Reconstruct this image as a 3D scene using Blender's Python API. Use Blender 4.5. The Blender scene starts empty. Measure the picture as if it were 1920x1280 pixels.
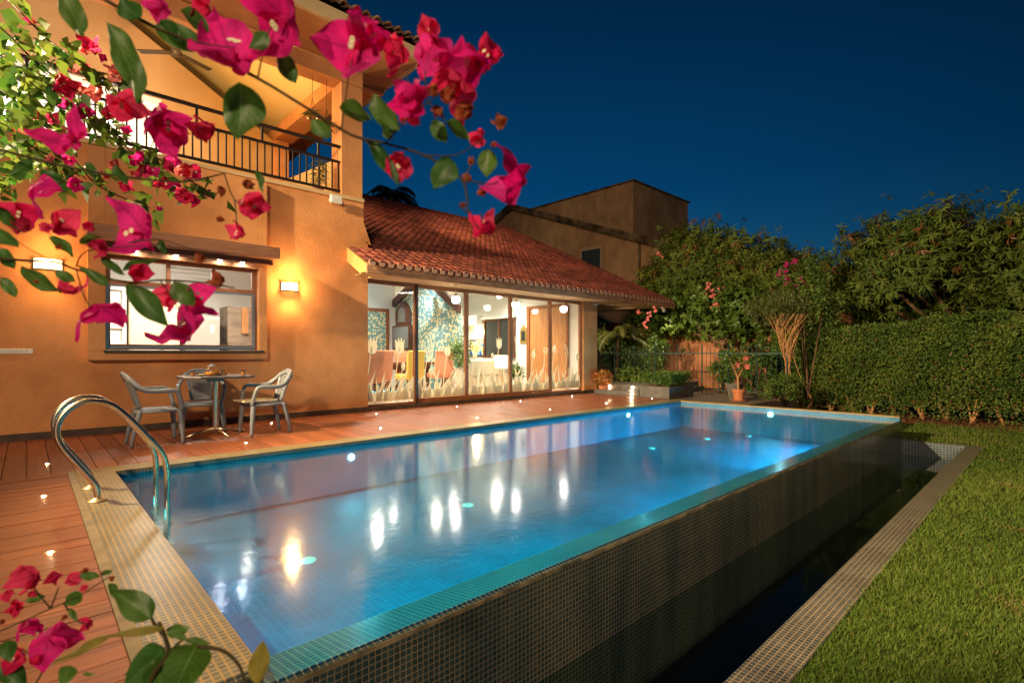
import bpy, math, random
import numpy as np
from mathutils import Vector, Matrix, noise
R=math.radians
rnd=random.Random(7); nr=np.random.default_rng(11)
sc=bpy.context.scene; col=sc.collection
# ---------------------------------------------------------------- camera
H=1.05; F=968.; CX=960.; CY=662.; A=math.atan2(1030,968)
FW=Vector((math.cos(A),math.sin(A),0)); RT=Vector((math.sin(A),-math.cos(A),0)); UP=Vector((0,0,1)); CAM=Vector((0,0,H))
cd=bpy.data.cameras.new('camera'); cam=bpy.data.objects.new('camera',cd); col.objects.link(cam)
cam.location=CAM; cam.rotation_euler=(R(90),0,A-R(90))
cd.sensor_width=36; cd.lens=36*F/1920; cd.shift_x=0; cd.shift_y=22/1920; cd.clip_start=.05; cd.clip_end=600
cd.dof.use_dof=True; cd.dof.focus_distance=8.5; cd.dof.aperture_fstop=6.5
sc.camera=cam
def P(px,py,d): return CAM+(FW+RT*((px-CX)/F)+UP*((CY-py)/F))*d
# ---------------------------------------------------------------- dusk sky
sc.view_settings.view_transform='Standard'; sc.view_settings.look='None'; sc.view_settings.exposure=.68; sc.view_settings.gamma=1
w=bpy.data.worlds.new('World'); sc.world=w; w.use_nodes=True; nt=w.node_tree; nt.nodes.clear()
def N(nt,t,**k):
    n=nt.nodes.new(t)
    for a,b in k.items():
        if a[0]=='_': n.inputs[int(a[1:]) if a[1:].isdigit() else a[1:].replace('_',' ')].default_value=b
        else: setattr(n,a,b)
    return n
tc=N(nt,'ShaderNodeTexCoord'); sx=N(nt,'ShaderNodeSeparateXYZ'); nt.links.new(tc.outputs['Generated'],sx.inputs[0])
rp=N(nt,'ShaderNodeValToRGB'); nt.links.new(sx.outputs['Z'],rp.inputs[0])
e=rp.color_ramp.elements; e[0].position=0; e[0].color=(.010,.088,.180,1); e[1].position=.62; e[1].color=(.0005,.0145,.048,1)
m_=rp.color_ramp.elements.new(.3); m_.color=(.0008,.038,.112,1)
dv=N(nt,'ShaderNodeVectorMath',operation='DOT_PRODUCT'); nt.links.new(tc.outputs['Generated'],dv.inputs[0]); dv.inputs[1].default_value=(.62,.78,0)
mr=N(nt,'ShaderNodeMapRange'); nt.links.new(dv.outputs['Value'],mr.inputs[0]); mr.inputs[1].default_value=.55; mr.inputs[2].default_value=1; mr.inputs[3].default_value=.42; mr.inputs[4].default_value=1.05
mx=N(nt,'ShaderNodeVectorMath',operation='SCALE'); nt.links.new(rp.outputs[0],mx.inputs[0]); nt.links.new(mr.outputs[0],mx.inputs['Scale'])
bg=N(nt,'ShaderNodeBackground'); nt.links.new(mx.outputs[0],bg.inputs[0]); bg.inputs[1].default_value=.79
wo=N(nt,'ShaderNodeOutputWorld'); nt.links.new(bg.outputs[0],wo.inputs[0])
sc.cycles.max_bounces=7; sc.cycles.diffuse_bounces=3; sc.cycles.glossy_bounces=4; sc.cycles.transmission_bounces=4; sc.cycles.transparent_max_bounces=12
sc.cycles.sample_clamp_indirect=6; sc.cycles.caustics_reflective=False; sc.cycles.caustics_refractive=False; sc.cycles.blur_glossy=.5
sc.cycles.use_denoising=True
# ---------------------------------------------------------------- lamps
LP=1.0
def lamp(kind,loc,e,c,size=.05,target=None,spot=None,blend=.4,name='lamp_light',parent=None,sy=None):
    l=bpy.data.lights.new(name,kind); l.energy=e*LP; l.color=c
    if kind=='AREA':
        l.size=size
        if sy: l.shape='RECTANGLE'; l.size_y=sy
    else: l.shadow_soft_size=size
    if kind=='SPOT': l.spot_size=R(spot); l.spot_blend=blend
    o=bpy.data.objects.new(name,l); col.objects.link(o); o.location=loc
    if target is not None:
        o.rotation_euler=(Vector(target)-Vector(loc)).to_track_quat('-Z','Y').to_euler()
    return o
WARM=(1,.60,.25); WW=(1,.80,.55); COOL=(.78,.88,1)
# sconces on the main wall: light escapes up and down
for x,z,k_ in ((.19,2.14,.5),(3.10,2.12,1)):
    lamp('POINT',(x,8.40,z+.02),24*k_,(1,.56,.19),.04)
    lamp('SPOT',(x,8.40,z+.1),12*k_,(1,.56,.19),.03,(x,8.55,z+3),115,.8)
    lamp('SPOT',(x,8.40,z-.1),14*k_,(1,.56,.19),.03,(x,8.55,z-3),115,.8)
# eave pendants
for x in (6.18,7.82,9.41): lamp('POINT',(x,8.2,2.10),26,WW,.05)
# balcony lamps (ceiling battens) and the white spot lamps by the balcony door
lamp('POINT',(1.6,10.2,5.6),75,(1,.64,.22),.1)
lamp('POINT',(3.0,9.8,5.3),35,(1,.64,.22),.1)
lamp('SPOT',(-.1,9.1,4.1),150,COOL,.03,(-.1,12,5.2),80,.5)
lamp('SPOT',(.85,9.1,4.25),120,COOL,.03,(.9,12,5.1),75,.5)
# floodlight high on the house towards garden, pool and climber
lamp('SPOT',(-3.2,6.8,5.2),8800,(1,.78,.44),.10,(11.5,.8,.7),86,.80,name='flood_light')
lamp('SPOT',(4.85,9.3,6.05),1300,(1,.66,.34),.06,(21,14.5,5.5),62,.7,name='added_fill_light')  # added lamp under the upper soffit, brightens the neighbour house
lamp('SPOT',(4.85,10.4,6.1),120,(1,.62,.32),.05,(7.5,11.2,3.8),115,.8,name='added_fill_light')  # added lamp, brightens the tiled roof of the wing
lamp('POINT',(-9,-8,7),4600,(1,.74,.46),.5,name='frontal_fill_light')  # unseen lamp added behind the camera as even frontal fill
# living room and kitchen ceiling lights
for x,y,z,e_ in ((5.4,9.9,2.62,250),(6.9,9.9,2.62,250),(6.2,12.4,3.1,230),(8.8,10.0,2.65,260),(10.0,11.3,2.9,300),(9.6,13.4,2.9,220)): lamp('SPOT',(x,y,z),e_,(1,.88,.70),.08,(x,y,0),156,1)
lamp('SPOT',(6.9,11.4,2.9),130,COOL,.04,(8,11.9,2.0),80,.8)
lamp('POINT',(10.8,13.2,1.75),22,(1,.75,.3),.06)
for x in (.6,1.8,3.0): lamp('SPOT',(x,10.3,2.72),150,(1,.92,.80),.08,(x,10.5,0),158,1)
lamp('POINT',(1.6,10.6,2.5),22,(1,.92,.8),.1)
for x in (1.05,1.5,2.05,2.35): lamp('SPOT',(x,8.44,2.33),4,(1,.9,.8),.01,(x,8.44,0),95,.5)
# under water
def under(loc,e,w_,tgt,spread=75,sy=.10,c=(.20,.70,1)):
    o=lamp('AREA',loc,e,c,w_,tgt,name='underwater_light',sy=sy); o.data.spread=R(spread)
for x,w_,e_,c_ in ((2.6,2.6,11,(.05,.90,.88)),(5.6,2.6,27,(.05,.84,.94)),(8.6,2.6,95,(.05,.76,.94))): under((x,2.075,-.22),e_*1.5,w_,(x,5,-.85),80,c=c_)
under((.59,3.9,-.20),7,3.2,(1.6,3.9,-.8),110,c=(.06,.85,.95))
lamp('SPOT',(13.6,8.0,2.28),80,(1,.80,.52),.05,(13.9,7.6,0),140,.8,name='eave_spot_light')
lamp('SPOT',(11.3,9.3,2.3),120,(1,.74,.42),.05,(13.2,8.3,.4),120,.8,name='shrub_fill_light')  # added lamp without a fitting, lightens the shrubs behind the fence
for l in ((2.78,5.70,-.17),(8.45,5.70,-.14)): under(l,3,.07,(l[0],2,-.5),150,.07,(.7,.95,1))
under((10.43,3.84,-.13),3,.07,(6,3.84,-.5),150,.07,(.7,.95,1))
# ---------------------------------------------------------------- materials
MT={}
def mat(name,base=(.5,.5,.5),rough=.6,metal=0,spec=.5,emit=None,es=0):
    m=bpy.data.materials.new(name); m.use_nodes=True; b=m.node_tree.nodes['Principled BSDF']
    b.inputs['Base Color'].default_value=(*base,1); b.inputs['Roughness'].default_value=rough; b.inputs['Metallic'].default_value=metal
    b.inputs['Specular IOR Level'].default_value=spec
    if emit: b.inputs['Emission Color'].default_value=(*emit,1); b.inputs['Emission Strength'].default_value=es
    MT[name]=m; return m
def B(m): return m.node_tree.nodes['Principled BSDF']
def noisy(m,c1,c2,scale=4,detail=6,bump=0,bscale=40,stretch=(1,1,1),lo=.35,hi=.65,dist=0.02):
    nt=m.node_tree; g=N(nt,'ShaderNodeNewGeometry'); mp=N(nt,'ShaderNodeMapping'); mp.inputs['Scale'].default_value=stretch
    nt.links.new(g.outputs['Position'],mp.inputs[0])
    n=N(nt,'ShaderNodeTexNoise',_Scale=scale,_Detail=detail); nt.links.new(mp.outputs[0],n.inputs['Vector'])
    r=N(nt,'ShaderNodeValToRGB'); nt.links.new(n.outputs['Fac'],r.inputs[0]); r.color_ramp.elements[0].position=lo; r.color_ramp.elements[1].position=hi
    r.color_ramp.elements[0].color=(*c1,1); r.color_ramp.elements[1].color=(*c2,1)
    nt.links.new(r.outputs[0],B(m).inputs['Base Color'])
    if bump:
        n2=N(nt,'ShaderNodeTexNoise',_Scale=bscale,_Detail=4); nt.links.new(mp.outputs[0],n2.inputs['Vector'])
        bp=N(nt,'ShaderNodeBump',_Strength=bump,_Distance=dist); nt.links.new(n2.outputs['Fac'],bp.inputs['Height']); nt.links.new(bp.outputs[0],B(m).inputs['Normal'])
    return m
orange=noisy(mat('orange_render',rough=.85,spec=.2),(.52,.212,.078),(.70,.315,.125),1.1,10,.40,48,(1,1,1.3),dist=.02)
def streak(m,lo=.84,hi=1.06):
    nt=m.node_tree; bc=B(m).inputs['Base Color']; src=bc.links[0].from_socket; g=N(nt,'ShaderNodeNewGeometry'); mp=N(nt,'ShaderNodeMapping'); mp.inputs['Scale'].default_value=(.9,.9,.55); nt.links.new(g.outputs['Position'],mp.inputs[0])
    n=N(nt,'ShaderNodeTexNoise',_Scale=2.4,_Detail=9,_Roughness=.65); nt.links.new(mp.outputs[0],n.inputs['Vector']); v=N(nt,'ShaderNodeMapRange'); nt.links.new(n.outputs['Fac'],v.inputs[0]); v.inputs[1].default_value=.32; v.inputs[2].default_value=.62; v.inputs[3].default_value=lo; v.inputs[4].default_value=hi
    hs=N(nt,'ShaderNodeHueSaturation'); nt.links.new(src,hs.inputs['Color']); nt.links.new(v.outputs[0],hs.inputs['Value']); nt.links.new(hs.outputs[0],bc)
streak(orange)
cream=noisy(mat('cream_plaster',rough=.8,spec=.2),(.60,.42,.22),(.68,.48,.26),2,5,.15,30)
ceilm=mat('ceiling_paint',(.82,.60,.27),.8); whitew=mat('white_wall',(.74,.72,.69),.7); whiteroom=mat('room_ceiling',(.82,.80,.76),.8)
fasc=noisy(mat('weathered_fascia',rough=.9,spec=.2),(.30,.15,.08),(.62,.34,.18),5,9,.6,50,(.6,1,2.5),.3,.7)
skirt=noisy(mat('dark_stone_skirting',rough=.5),(.045,.028,.02),(.09,.055,.035),6,4)
greyst=noisy(mat('grey_stone',rough=.55),(.065,.055,.048),(.11,.095,.08),7,5,.1,60)
paving=noisy(mat('garden_paving',rough=.8),(.10,.07,.05),(.17,.12,.085),5,6,.2,50)
woodf=noisy(mat('teak_frame',rough=.4),(.20,.065,.022),(.32,.115,.04),9,5,0,1,(1,1,8))
hoodw=noisy(mat('brown_hood_wood',rough=.55),(.12,.045,.024),(.30,.12,.06),5,8,.5,8,(1.2,3,30),.3,.7)
doorw=noisy(mat('door_wood',rough=.45),(.36,.15,.05),(.50,.23,.085),4,6,0,1,(1,6,.6))
darkw=noisy(mat('dark_wood',rough=.35),(.07,.022,.012),(.13,.045,.022),6,5,0,1,(1,1,6))
railm=mat('railing_metal',(.05,.035,.028),.45,.6); fencem=mat('green_fence_metal',(.012,.045,.045),.6,.2)
steel=mat('stainless_steel',(.60,.50,.38),.27,1.0); brass=mat('brass_flange',(.75,.55,.30),.4,.7)
plastic=mat('grey_plastic',(.19,.195,.21),.42); white=mat('white_plastic',(.75,.72,.68),.4); tray=mat('tray_plastic',(.80,.62,.36),.4)
tabm=noisy(mat('brown_table_top',rough=.35),(.065,.04,.03),(.10,.065,.045),6,5)
terra=noisy(mat('terracotta',rough=.75),(.42,.13,.05),(.55,.19,.08),6,4)
black=mat('black_metal',(.02,.02,.02),.4); darkg=mat('dark_glazing',(.03,.035,.035),.1)
silver=mat('silver_seal',(.30,.31,.32),.35,.6)
bark=noisy(mat('bark',rough=.9,spec=.1),(.10,.055,.03),(.20,.12,.065),9,5,.5,30,(1,1,.4)); vinebark=noisy(mat('dry_vine_bark',rough=.9,spec=.1),(.36,.17,.07),(.55,.28,.12),20,4)
soil=noisy(mat('leaf_litter_soil',rough=.95,spec=.1),(.07,.030,.015),(.24,.095,.04),14,8,.8,30)
wallorange=noisy(mat('boundary_wall_render',rough=.9,spec=.1),(.26,.105,.05),(.36,.155,.075),2,7,.3,25)
nbw=noisy(mat('neighbour_render',rough=.9,spec=.1),(.27,.16,.085),(.42,.26,.14),.35,8,.2,10,(1,1,.5)); nbr=noisy(mat('mossy_roof_edge',rough=.95,spec=.1),(.035,.022,.012),(.15,.11,.06),2,9,.6,8)
streak(nbw,.7,1.1); streak(wallorange,.7,1.1)
sofaf=mat('cream_sofa_fabric',(.72,.62,.48),.85); orangef=mat('orange_upholstery',(.72,.27,.14),.7); yellowf=mat('yellow_upholstery',(.74,.46,.08),.7)
tilef=mat('cream_floor_tile',(.62,.55,.44),.12); cabm=mat('cream_cabinet',(.70,.60,.42),.5); fridgem=mat('fridge_steel',(.50,.47,.43),.35,.3)
shade=mat('lamp_shade',(.85,.75,.55),.8,emit=(1,.75,.4),es=1.2)
bulb=mat('lit_globe',(.9,.9,.9),.4,emit=(1,.93,.82),es=14); sconm=mat('lit_sconce_glass',(.9,.8,.6),.4,emit=(1,.66,.22),es=6)
studm=mat('lit_deck_stud',(.9,.9,.9),.4,emit=(1,.78,.45),es=170); spotm=mat('lit_cool_spot',(.9,.9,.9),.4,emit=COOL,es=160); poolm=mat('lit_pool_lamp',(.9,.9,.9),.4,emit=(.95,1,.9),es=35)
wallglow=mat('lit_wall_lamp',(.9,.9,.9),.4,emit=(1,.8,.35),es=25)
discm=mat('pool_inlet_plastic',(.62,.75,.70),.5)
liquid=mat('amber_drink',(.85,.33,.04),.2)
def glassmat(name,tint,ior,rough=0,bump=None,dark=1,pwr=4.2):
    m=bpy.data.materials.new(name); m.use_nodes=True; nt=m.node_tree; nt.nodes.clear()
    o=N(nt,'ShaderNodeOutputMaterial'); mxs=N(nt,'ShaderNodeMixShader'); t=N(nt,'ShaderNodeBsdfTransparent'); t.inputs[0].default_value=(*tint,1)
    g=N(nt,'ShaderNodeBsdfGlossy'); g.inputs['Roughness'].default_value=rough; g.inputs[0].default_value=(dark,dark,dark,1)
    lw=N(nt,'ShaderNodeLayerWeight',_Blend=.5); pw=N(nt,'ShaderNodeMath',operation='POWER'); nt.links.new(lw.outputs['Facing'],pw.inputs[0]); pw.inputs[1].default_value=pwr
    f0=((ior-1)/(ior+1))**2; fr=N(nt,'ShaderNodeMath',operation='MULTIPLY_ADD'); nt.links.new(pw.outputs[0],fr.inputs[0]); fr.inputs[1].default_value=1-f0; fr.inputs[2].default_value=f0
    nt.links.new(fr.outputs[0],mxs.inputs[0]); nt.links.new(t.outputs[0],mxs.inputs[1]); nt.links.new(g.outputs[0],mxs.inputs[2]); nt.links.new(mxs.outputs[0],o.inputs[0])
    if bump:
        ge=N(nt,'ShaderNodeNewGeometry'); n=N(nt,'ShaderNodeTexNoise',_Scale=bump[0],_Detail=3); nt.links.new(ge.outputs['Position'],n.inputs['Vector'])
        bp=N(nt,'ShaderNodeBump',_Strength=bump[1],_Distance=bump[2]); nt.links.new(n.outputs['Fac'],bp.inputs['Height']); nt.links.new(bp.outputs[0],g.inputs['Normal'])
    return m
pane=glassmat('window_glass',(.97,.98,.97),1.35); cupg=glassmat('drinking_glass',(.86,.86,.86),1.7,.03)
water=glassmat('pool_water',(.20,.78,.92),1.40,.115,(16,.45,.0016),1,3.5); twater=glassmat('trough_water',(.60,.72,.72),1.25,.03,(5,.2,.01),1,7)
def grid_mat(name,c1,c2,grout,axes,size=.026,mortar=.12,rough=.3,stain=None,bump=.25,st=None):
    m=mat(name,c1,rough); nt=m.node_tree; g=N(nt,'ShaderNodeNewGeometry'); s=N(nt,'ShaderNodeSeparateXYZ'); nt.links.new(g.outputs['Position'],s.inputs[0])
    c=N(nt,'ShaderNodeCombineXYZ'); nt.links.new(s.outputs[axes[0]],c.inputs[0]); nt.links.new(s.outputs[axes[1]],c.inputs[1])
    br=N(nt,'ShaderNodeTexBrick'); br.offset=0; br.squash=1; br.inputs['Scale'].default_value=1; br.inputs['Brick Width'].default_value=size; br.inputs['Row Height'].default_value=size
    br.inputs['Mortar Size'].default_value=size*mortar; br.inputs['Mortar Smooth'].default_value=.1; br.inputs['Bias'].default_value=0
    br.inputs['Color1'].default_value=(*c1,1); br.inputs['Color2'].default_value=(*c2,1); br.inputs['Mortar'].default_value=(*grout,1)
    nt.links.new(c.outputs[0],br.inputs['Vector'])
    out=br.outputs['Color']
    mpp=N(nt,'ShaderNodeMapping'); mpp.inputs['Scale'].default_value=st or (1,1,1); nt.links.new(g.outputs['Position'],mpp.inputs[0]); n=N(nt,'ShaderNodeTexNoise',_Scale=3.0,_Detail=6); nt.links.new(mpp.outputs[0],n.inputs['Vector'])
    r=N(nt,'ShaderNodeValToRGB'); nt.links.new(n.outputs['Fac'],r.inputs[0]); r.color_ramp.elements[0].position=.35; r.color_ramp.elements[1].position=.68
    a=stain or ((.8,.8,.8),(1.1,1.1,1.1)); r.color_ramp.elements[0].color=(*a[0],1); r.color_ramp.elements[1].color=(*a[1],1)
    mu=N(nt,'ShaderNodeMix',data_type='RGBA',blend_type='MULTIPLY'); mu.inputs[0].default_value=1; nt.links.new(out,mu.inputs[6]); nt.links.new(r.outputs[0],mu.inputs[7])
    nt.links.new(mu.outputs[2],B(m).inputs['Base Color'])
    if bump:
        bp=N(nt,'ShaderNodeBump',_Strength=bump,_Distance=.003); bp.invert=True; nt.links.new(br.outputs['Fac'],bp.inputs['Height']); nt.links.new(bp.outputs[0],B(m).inputs['Normal'])
    return m
cop=grid_mat('coping_mosaic',(.085,.092,.082),(.135,.138,.118),(.36,.225,.075),('X','Y'),.027,.14)
BL1=(.004,.105,.215); BL2=(.008,.13,.25); BG=(.015,.17,.27)
poolf=grid_mat('pool_floor_mosaic',BL1,BL2,BG,('X','Y'),.05,.07,.6); poolx=grid_mat('pool_wall_mosaic_long',BL1,BL2,BG,('X','Z'),.027,.1); pooly=grid_mat('pool_wall_mosaic_short',BL1,BL2,(.16,.36,.44),('Y','Z'),.027,.10)
lipm=grid_mat('infinity_lip_mosaic',(.012,.06,.15),(.03,.10,.21),(.50,.42,.28),('X','Y'),.027,.11)
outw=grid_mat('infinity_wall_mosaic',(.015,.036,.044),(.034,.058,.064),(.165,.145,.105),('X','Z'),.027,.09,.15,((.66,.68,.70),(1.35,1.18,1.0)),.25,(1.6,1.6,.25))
outy=grid_mat('trough_end_mosaic',(.03,.05,.075),(.06,.085,.11),(.17,.18,.185),('Y','Z'),.04,.14)
tcop=grid_mat('trough_coping_mosaic',(.045,.055,.055),(.085,.09,.085),(.30,.21,.13),('X','Y'),.028,.10)
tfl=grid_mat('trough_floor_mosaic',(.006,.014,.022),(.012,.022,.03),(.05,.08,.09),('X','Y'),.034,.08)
# deck boards with grain; along = axis of the board
def deck_mat(name,ax,wd):
    m=mat(name,rough=.42); nt=m.node_tree; g=N(nt,'ShaderNodeNewGeometry'); s=N(nt,'ShaderNodeSeparateXYZ'); nt.links.new(g.outputs['Position'],s.inputs[0])
    cr='Y' if ax=='X' else 'X'
    d=N(nt,'ShaderNodeMath',operation='DIVIDE'); nt.links.new(s.outputs[cr],d.inputs[0]); d.inputs[1].default_value=wd
    fl=N(nt,'ShaderNodeMath',operation='FLOOR'); nt.links.new(d.outputs[0],fl.inputs[0])
    wn=N(nt,'ShaderNodeTexWhiteNoise',noise_dimensions='1D'); nt.links.new(fl.outputs[0],wn.inputs['W'])
    c=N(nt,'ShaderNodeCombineXYZ'); 
    q=N(nt,'ShaderNodeMath',operation='MULTIPLY'); nt.links.new(s.outputs[cr],q.inputs[0]); q.inputs[1].default_value=26
    o2=N(nt,'ShaderNodeMath',operation='MULTIPLY_ADD'); nt.links.new(wn.outputs[0],o2.inputs[0]); o2.inputs[1].default_value=60; nt.links.new(s.outputs[ax],o2.inputs[2])
    nt.links.new(o2.outputs[0],c.inputs[0]); nt.links.new(q.outputs[0],c.inputs[1])
    n=N(nt,'ShaderNodeTexNoise',_Scale=1.6,_Detail=7,_Distortion=.6); nt.links.new(c.outputs[0],n.inputs['Vector'])
    r=N(nt,'ShaderNodeValToRGB'); nt.links.new(n.outputs['Fac'],r.inputs[0]); r.color_ramp.elements[0].position=.3; r.color_ramp.elements[1].position=.72
    r.color_ramp.elements[0].color=(.16,.042,.016,1); r.color_ramp.elements[1].color=(.34,.100,.038,1)
    hs=N(nt,'ShaderNodeHueSaturation'); nt.links.new(r.outputs[0],hs.inputs['Color'])
    v=N(nt,'ShaderNodeMapRange'); nt.links.new(wn.outputs[0],v.inputs[0]); v.inputs[3].default_value=.78; v.inputs[4].default_value=1.18; nt.links.new(v.outputs[0],hs.inputs['Value'])
    nt.links.new(hs.outputs[0],B(m).inputs['Base Color'])
    bp=N(nt,'ShaderNodeBump',_Strength=.25,_Distance=.004); nt.links.new(n.outputs['Fac'],bp.inputs['Height']); nt.links.new(bp.outputs[0],B(m).inputs['Normal'])
    return m
deckY=deck_mat('deck_boards_across','Y',.157); deckX=deck_mat('deck_boards_along','X',.145)
rooft=mat('roof_tile_clay',rough=.7,spec=.3)
def roof_nodes(m):
    nt=m.node_tree; at=N(nt,'ShaderNodeAttribute',attribute_name='rv'); r=N(nt,'ShaderNodeValToRGB'); nt.links.new(at.outputs['Fac'],r.inputs[0])
    r.color_ramp.elements[0].color=(.14,.036,.026,1); r.color_ramp.elements[1].color=(.35,.090,.058,1)
    g=N(nt,'ShaderNodeNewGeometry'); n=N(nt,'ShaderNodeTexNoise',_Scale=2.2,_Detail=8); nt.links.new(g.outputs['Position'],n.inputs['Vector'])
    mu=N(nt,'ShaderNodeMix',data_type='RGBA',blend_type='MULTIPLY'); mu.inputs[0].default_value=.6; nt.links.new(r.outputs[0],mu.inputs[6]); nt.links.new(n.outputs['Fac'],mu.inputs[7]); nt.links.new(mu.outputs[2],B(m).inputs['Base Color'])
roof_nodes(rooft)
def leafmat(name,c1,c2,trans=.35,rough=.45,spec=.4,vein=False):
    m=mat(name,c1,rough,spec=spec); nt=m.node_tree; at=N(nt,'ShaderNodeAttribute',attribute_name='rv'); r=N(nt,'ShaderNodeValToRGB'); nt.links.new(at.outputs['Fac'],r.inputs[0])
    r.color_ramp.elements[0].color=(*c1,1); r.color_ramp.elements[1].color=(*c2,1)
    src=r.outputs[0]
    if vein:
        def mth(op,x,y=None,z=None):
            q=N(nt,'ShaderNodeMath',operation=op)
            for k_,val in enumerate((x,y,z)):
                if val is None: continue
                if isinstance(val,(int,float)): q.inputs[k_].default_value=val
                else: nt.links.new(val,q.inputs[k_])
            return q.outputs[0]
        lu=N(nt,'ShaderNodeAttribute',attribute_name='lu').outputs['Fac']; lv=mth('ABSOLUTE',N(nt,'ShaderNodeAttribute',attribute_name='lv').outputs['Fac'])
        sv=mth('FRACT',mth('MULTIPLY',mth('MULTIPLY_ADD',lv,-.32,lu),8.0)); side=mth('LESS_THAN',mth('ABSOLUTE',mth('SUBTRACT',sv,.5)),.07); mid=mth('LESS_THAN',lv,.05)
        vn=mth('MAXIMUM',mth('MULTIPLY',side,.55),mid)
        g=N(nt,'ShaderNodeNewGeometry'); n=N(nt,'ShaderNodeTexNoise',_Scale=70,_Detail=4); nt.links.new(g.outputs['Position'],n.inputs['Vector'])
        v=N(nt,'ShaderNodeMapRange'); nt.links.new(n.outputs['Fac'],v.inputs[0]); v.inputs[1].default_value=.3; v.inputs[2].default_value=.7; v.inputs[3].default_value=.78; v.inputs[4].default_value=1.12
        hs=N(nt,'ShaderNodeHueSaturation'); nt.links.new(src,hs.inputs['Color']); nt.links.new(v.outputs[0],hs.inputs['Value'])
        h2=N(nt,'ShaderNodeHueSaturation'); nt.links.new(hs.outputs[0],h2.inputs['Color']); h2.inputs['Value'].default_value=(1.9 if c1[1]>c1[0] else .55); h2.inputs['Saturation'].default_value=(.85 if c1[1]>c1[0] else 1.0)
        mxc=N(nt,'ShaderNodeMix',data_type='RGBA'); nt.links.new(mth('MULTIPLY',vn,.7),mxc.inputs[0]); nt.links.new(hs.outputs[0],mxc.inputs[6]); nt.links.new(h2.outputs[0],mxc.inputs[7]); src=mxc.outputs[2]
    nt.links.new(src,B(m).inputs['Base Color'])
    tr=N(nt,'ShaderNodeBsdfTranslucent'); nt.links.new(src,tr.inputs[0]); ms=N(nt,'ShaderNodeMixShader'); ms.inputs[0].default_value=trans
    nt.links.new(B(m).outputs[0],ms.inputs[1]); nt.links.new(tr.outputs[0],ms.inputs[2]); nt.links.new(ms.outputs[0],nt.nodes['Material Output'].inputs[0])
    return m
lf_hedge=leafmat('hedge_leaf',(.040,.085,.013),(.17,.235,.040),.25,.6,.25); lf_mango=leafmat('mango_leaf',(.035,.080,.012),(.175,.215,.038),.35,.6,.2); lf_red=leafmat('mango_new_leaf',(.16,.05,.015),(.22,.10,.03),.3)
lf_bright=leafmat('bright_leaf',(.05,.12,.015),(.14,.20,.03),.3); lf_vine=leafmat('climber_leaf',(.05,.16,.018),(.26,.33,.05),.4); lf_near=leafmat('near_leaf',(.03,.12,.015),(.10,.20,.03),.42,vein=True); lf_yel=leafmat('yellow_leaf',(.30,.26,.05),(.36,.31,.07),.45,vein=True)
lf_palm=leafmat('palm_leaf',(.07,.09,.02),(.14,.15,.04),.25); lf_darkpalm=leafmat('far_palm_leaf',(.02,.025,.015),(.04,.045,.02),.2)
lf_croton=leafmat('croton_leaf',(.45,.10,.03),(.40,.24,.05),.3); grassm=leafmat('grass_blade',(.065,.125,.014),(.19,.21,.04),.3,.6,.2)
fl_mag=leafmat('magenta_bract',(.86,.008,.26),(.94,.05,.38),.58,.6,.2,True); fl_red=leafmat('red_bract',(.82,.012,.13),(.94,.07,.20),.58,.6,.2,True); fl_dry=leafmat('dried_bract',(.36,.07,.03),(.50,.15,.06),.45,.7,.1,True); fl_pink=leafmat('pink_petal',(.75,.12,.12),(.80,.25,.22),.4)
floretm=mat('cream_floret',(.85,.75,.5),.6)
stemm=mat('green_brown_stem',(.05,.040,.014),.7,spec=.2)
ge_=grassm.node_tree.nodes['Color Ramp'].color_ramp.elements; ge_[1].color=(.165,.215,.035,1); ge_[1].position=.88; q_=ge_.new(.97); q_.color=(.26,.19,.07,1)
lawnm=noisy(mat('lawn_soil',rough=1,spec=.05),(.028,.040,.010),(.055,.065,.016),6,6,.5,60)
wpm=mat('floral_wallpaper',rough=.7)
def wp_nodes(m):
    nt=m.node_tree; g=N(nt,'ShaderNodeNewGeometry'); n=N(nt,'ShaderNodeTexNoise',_Scale=3,_Detail=2); nt.links.new(g.outputs['Position'],n.inputs['Vector'])
    v=N(nt,'ShaderNodeTexVoronoi',_Scale=13,feature='F1'); nt.links.new(g.outputs['Position'],v.inputs['Vector'])
    r=N(nt,'ShaderNodeValToRGB'); nt.links.new(v.outputs['Distance'],r.inputs[0]); r.color_ramp.interpolation='LINEAR'
    e=r.color_ramp.elements; e[0].position=.34; e[0].color=(.70,.62,.36,1); e[1].position=.60; e[1].color=(.13,.26,.27,1); a=e.new(.44); a.color=(.42,.46,.32,1); b=e.new(.49); b.color=(.22,.36,.33,1)
    nt.links.new(r.outputs[0],B(m).inputs['Base Color'])
wp_nodes(wpm)
holem=mat('woven_plastic_panel',(.19,.195,.21),.42)
def holes(m):
    nt=m.node_tree; tcn=N(nt,'ShaderNodeTexCoord'); ck=N(nt,'ShaderNodeTexVoronoi',_Scale=62,_Randomness=0); nt.links.new(tcn.outputs['Object'],ck.inputs['Vector'])
    gt=N(nt,'ShaderNodeMath',operation='GREATER_THAN'); nt.links.new(ck.outputs['Distance'],gt.inputs[0]); gt.inputs[1].default_value=.42
    nt.links.new(gt.outputs[0],B(m).inputs['Alpha'])
holes(holem)
paintm=mat('abstract_painting',rough=.6)
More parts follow.
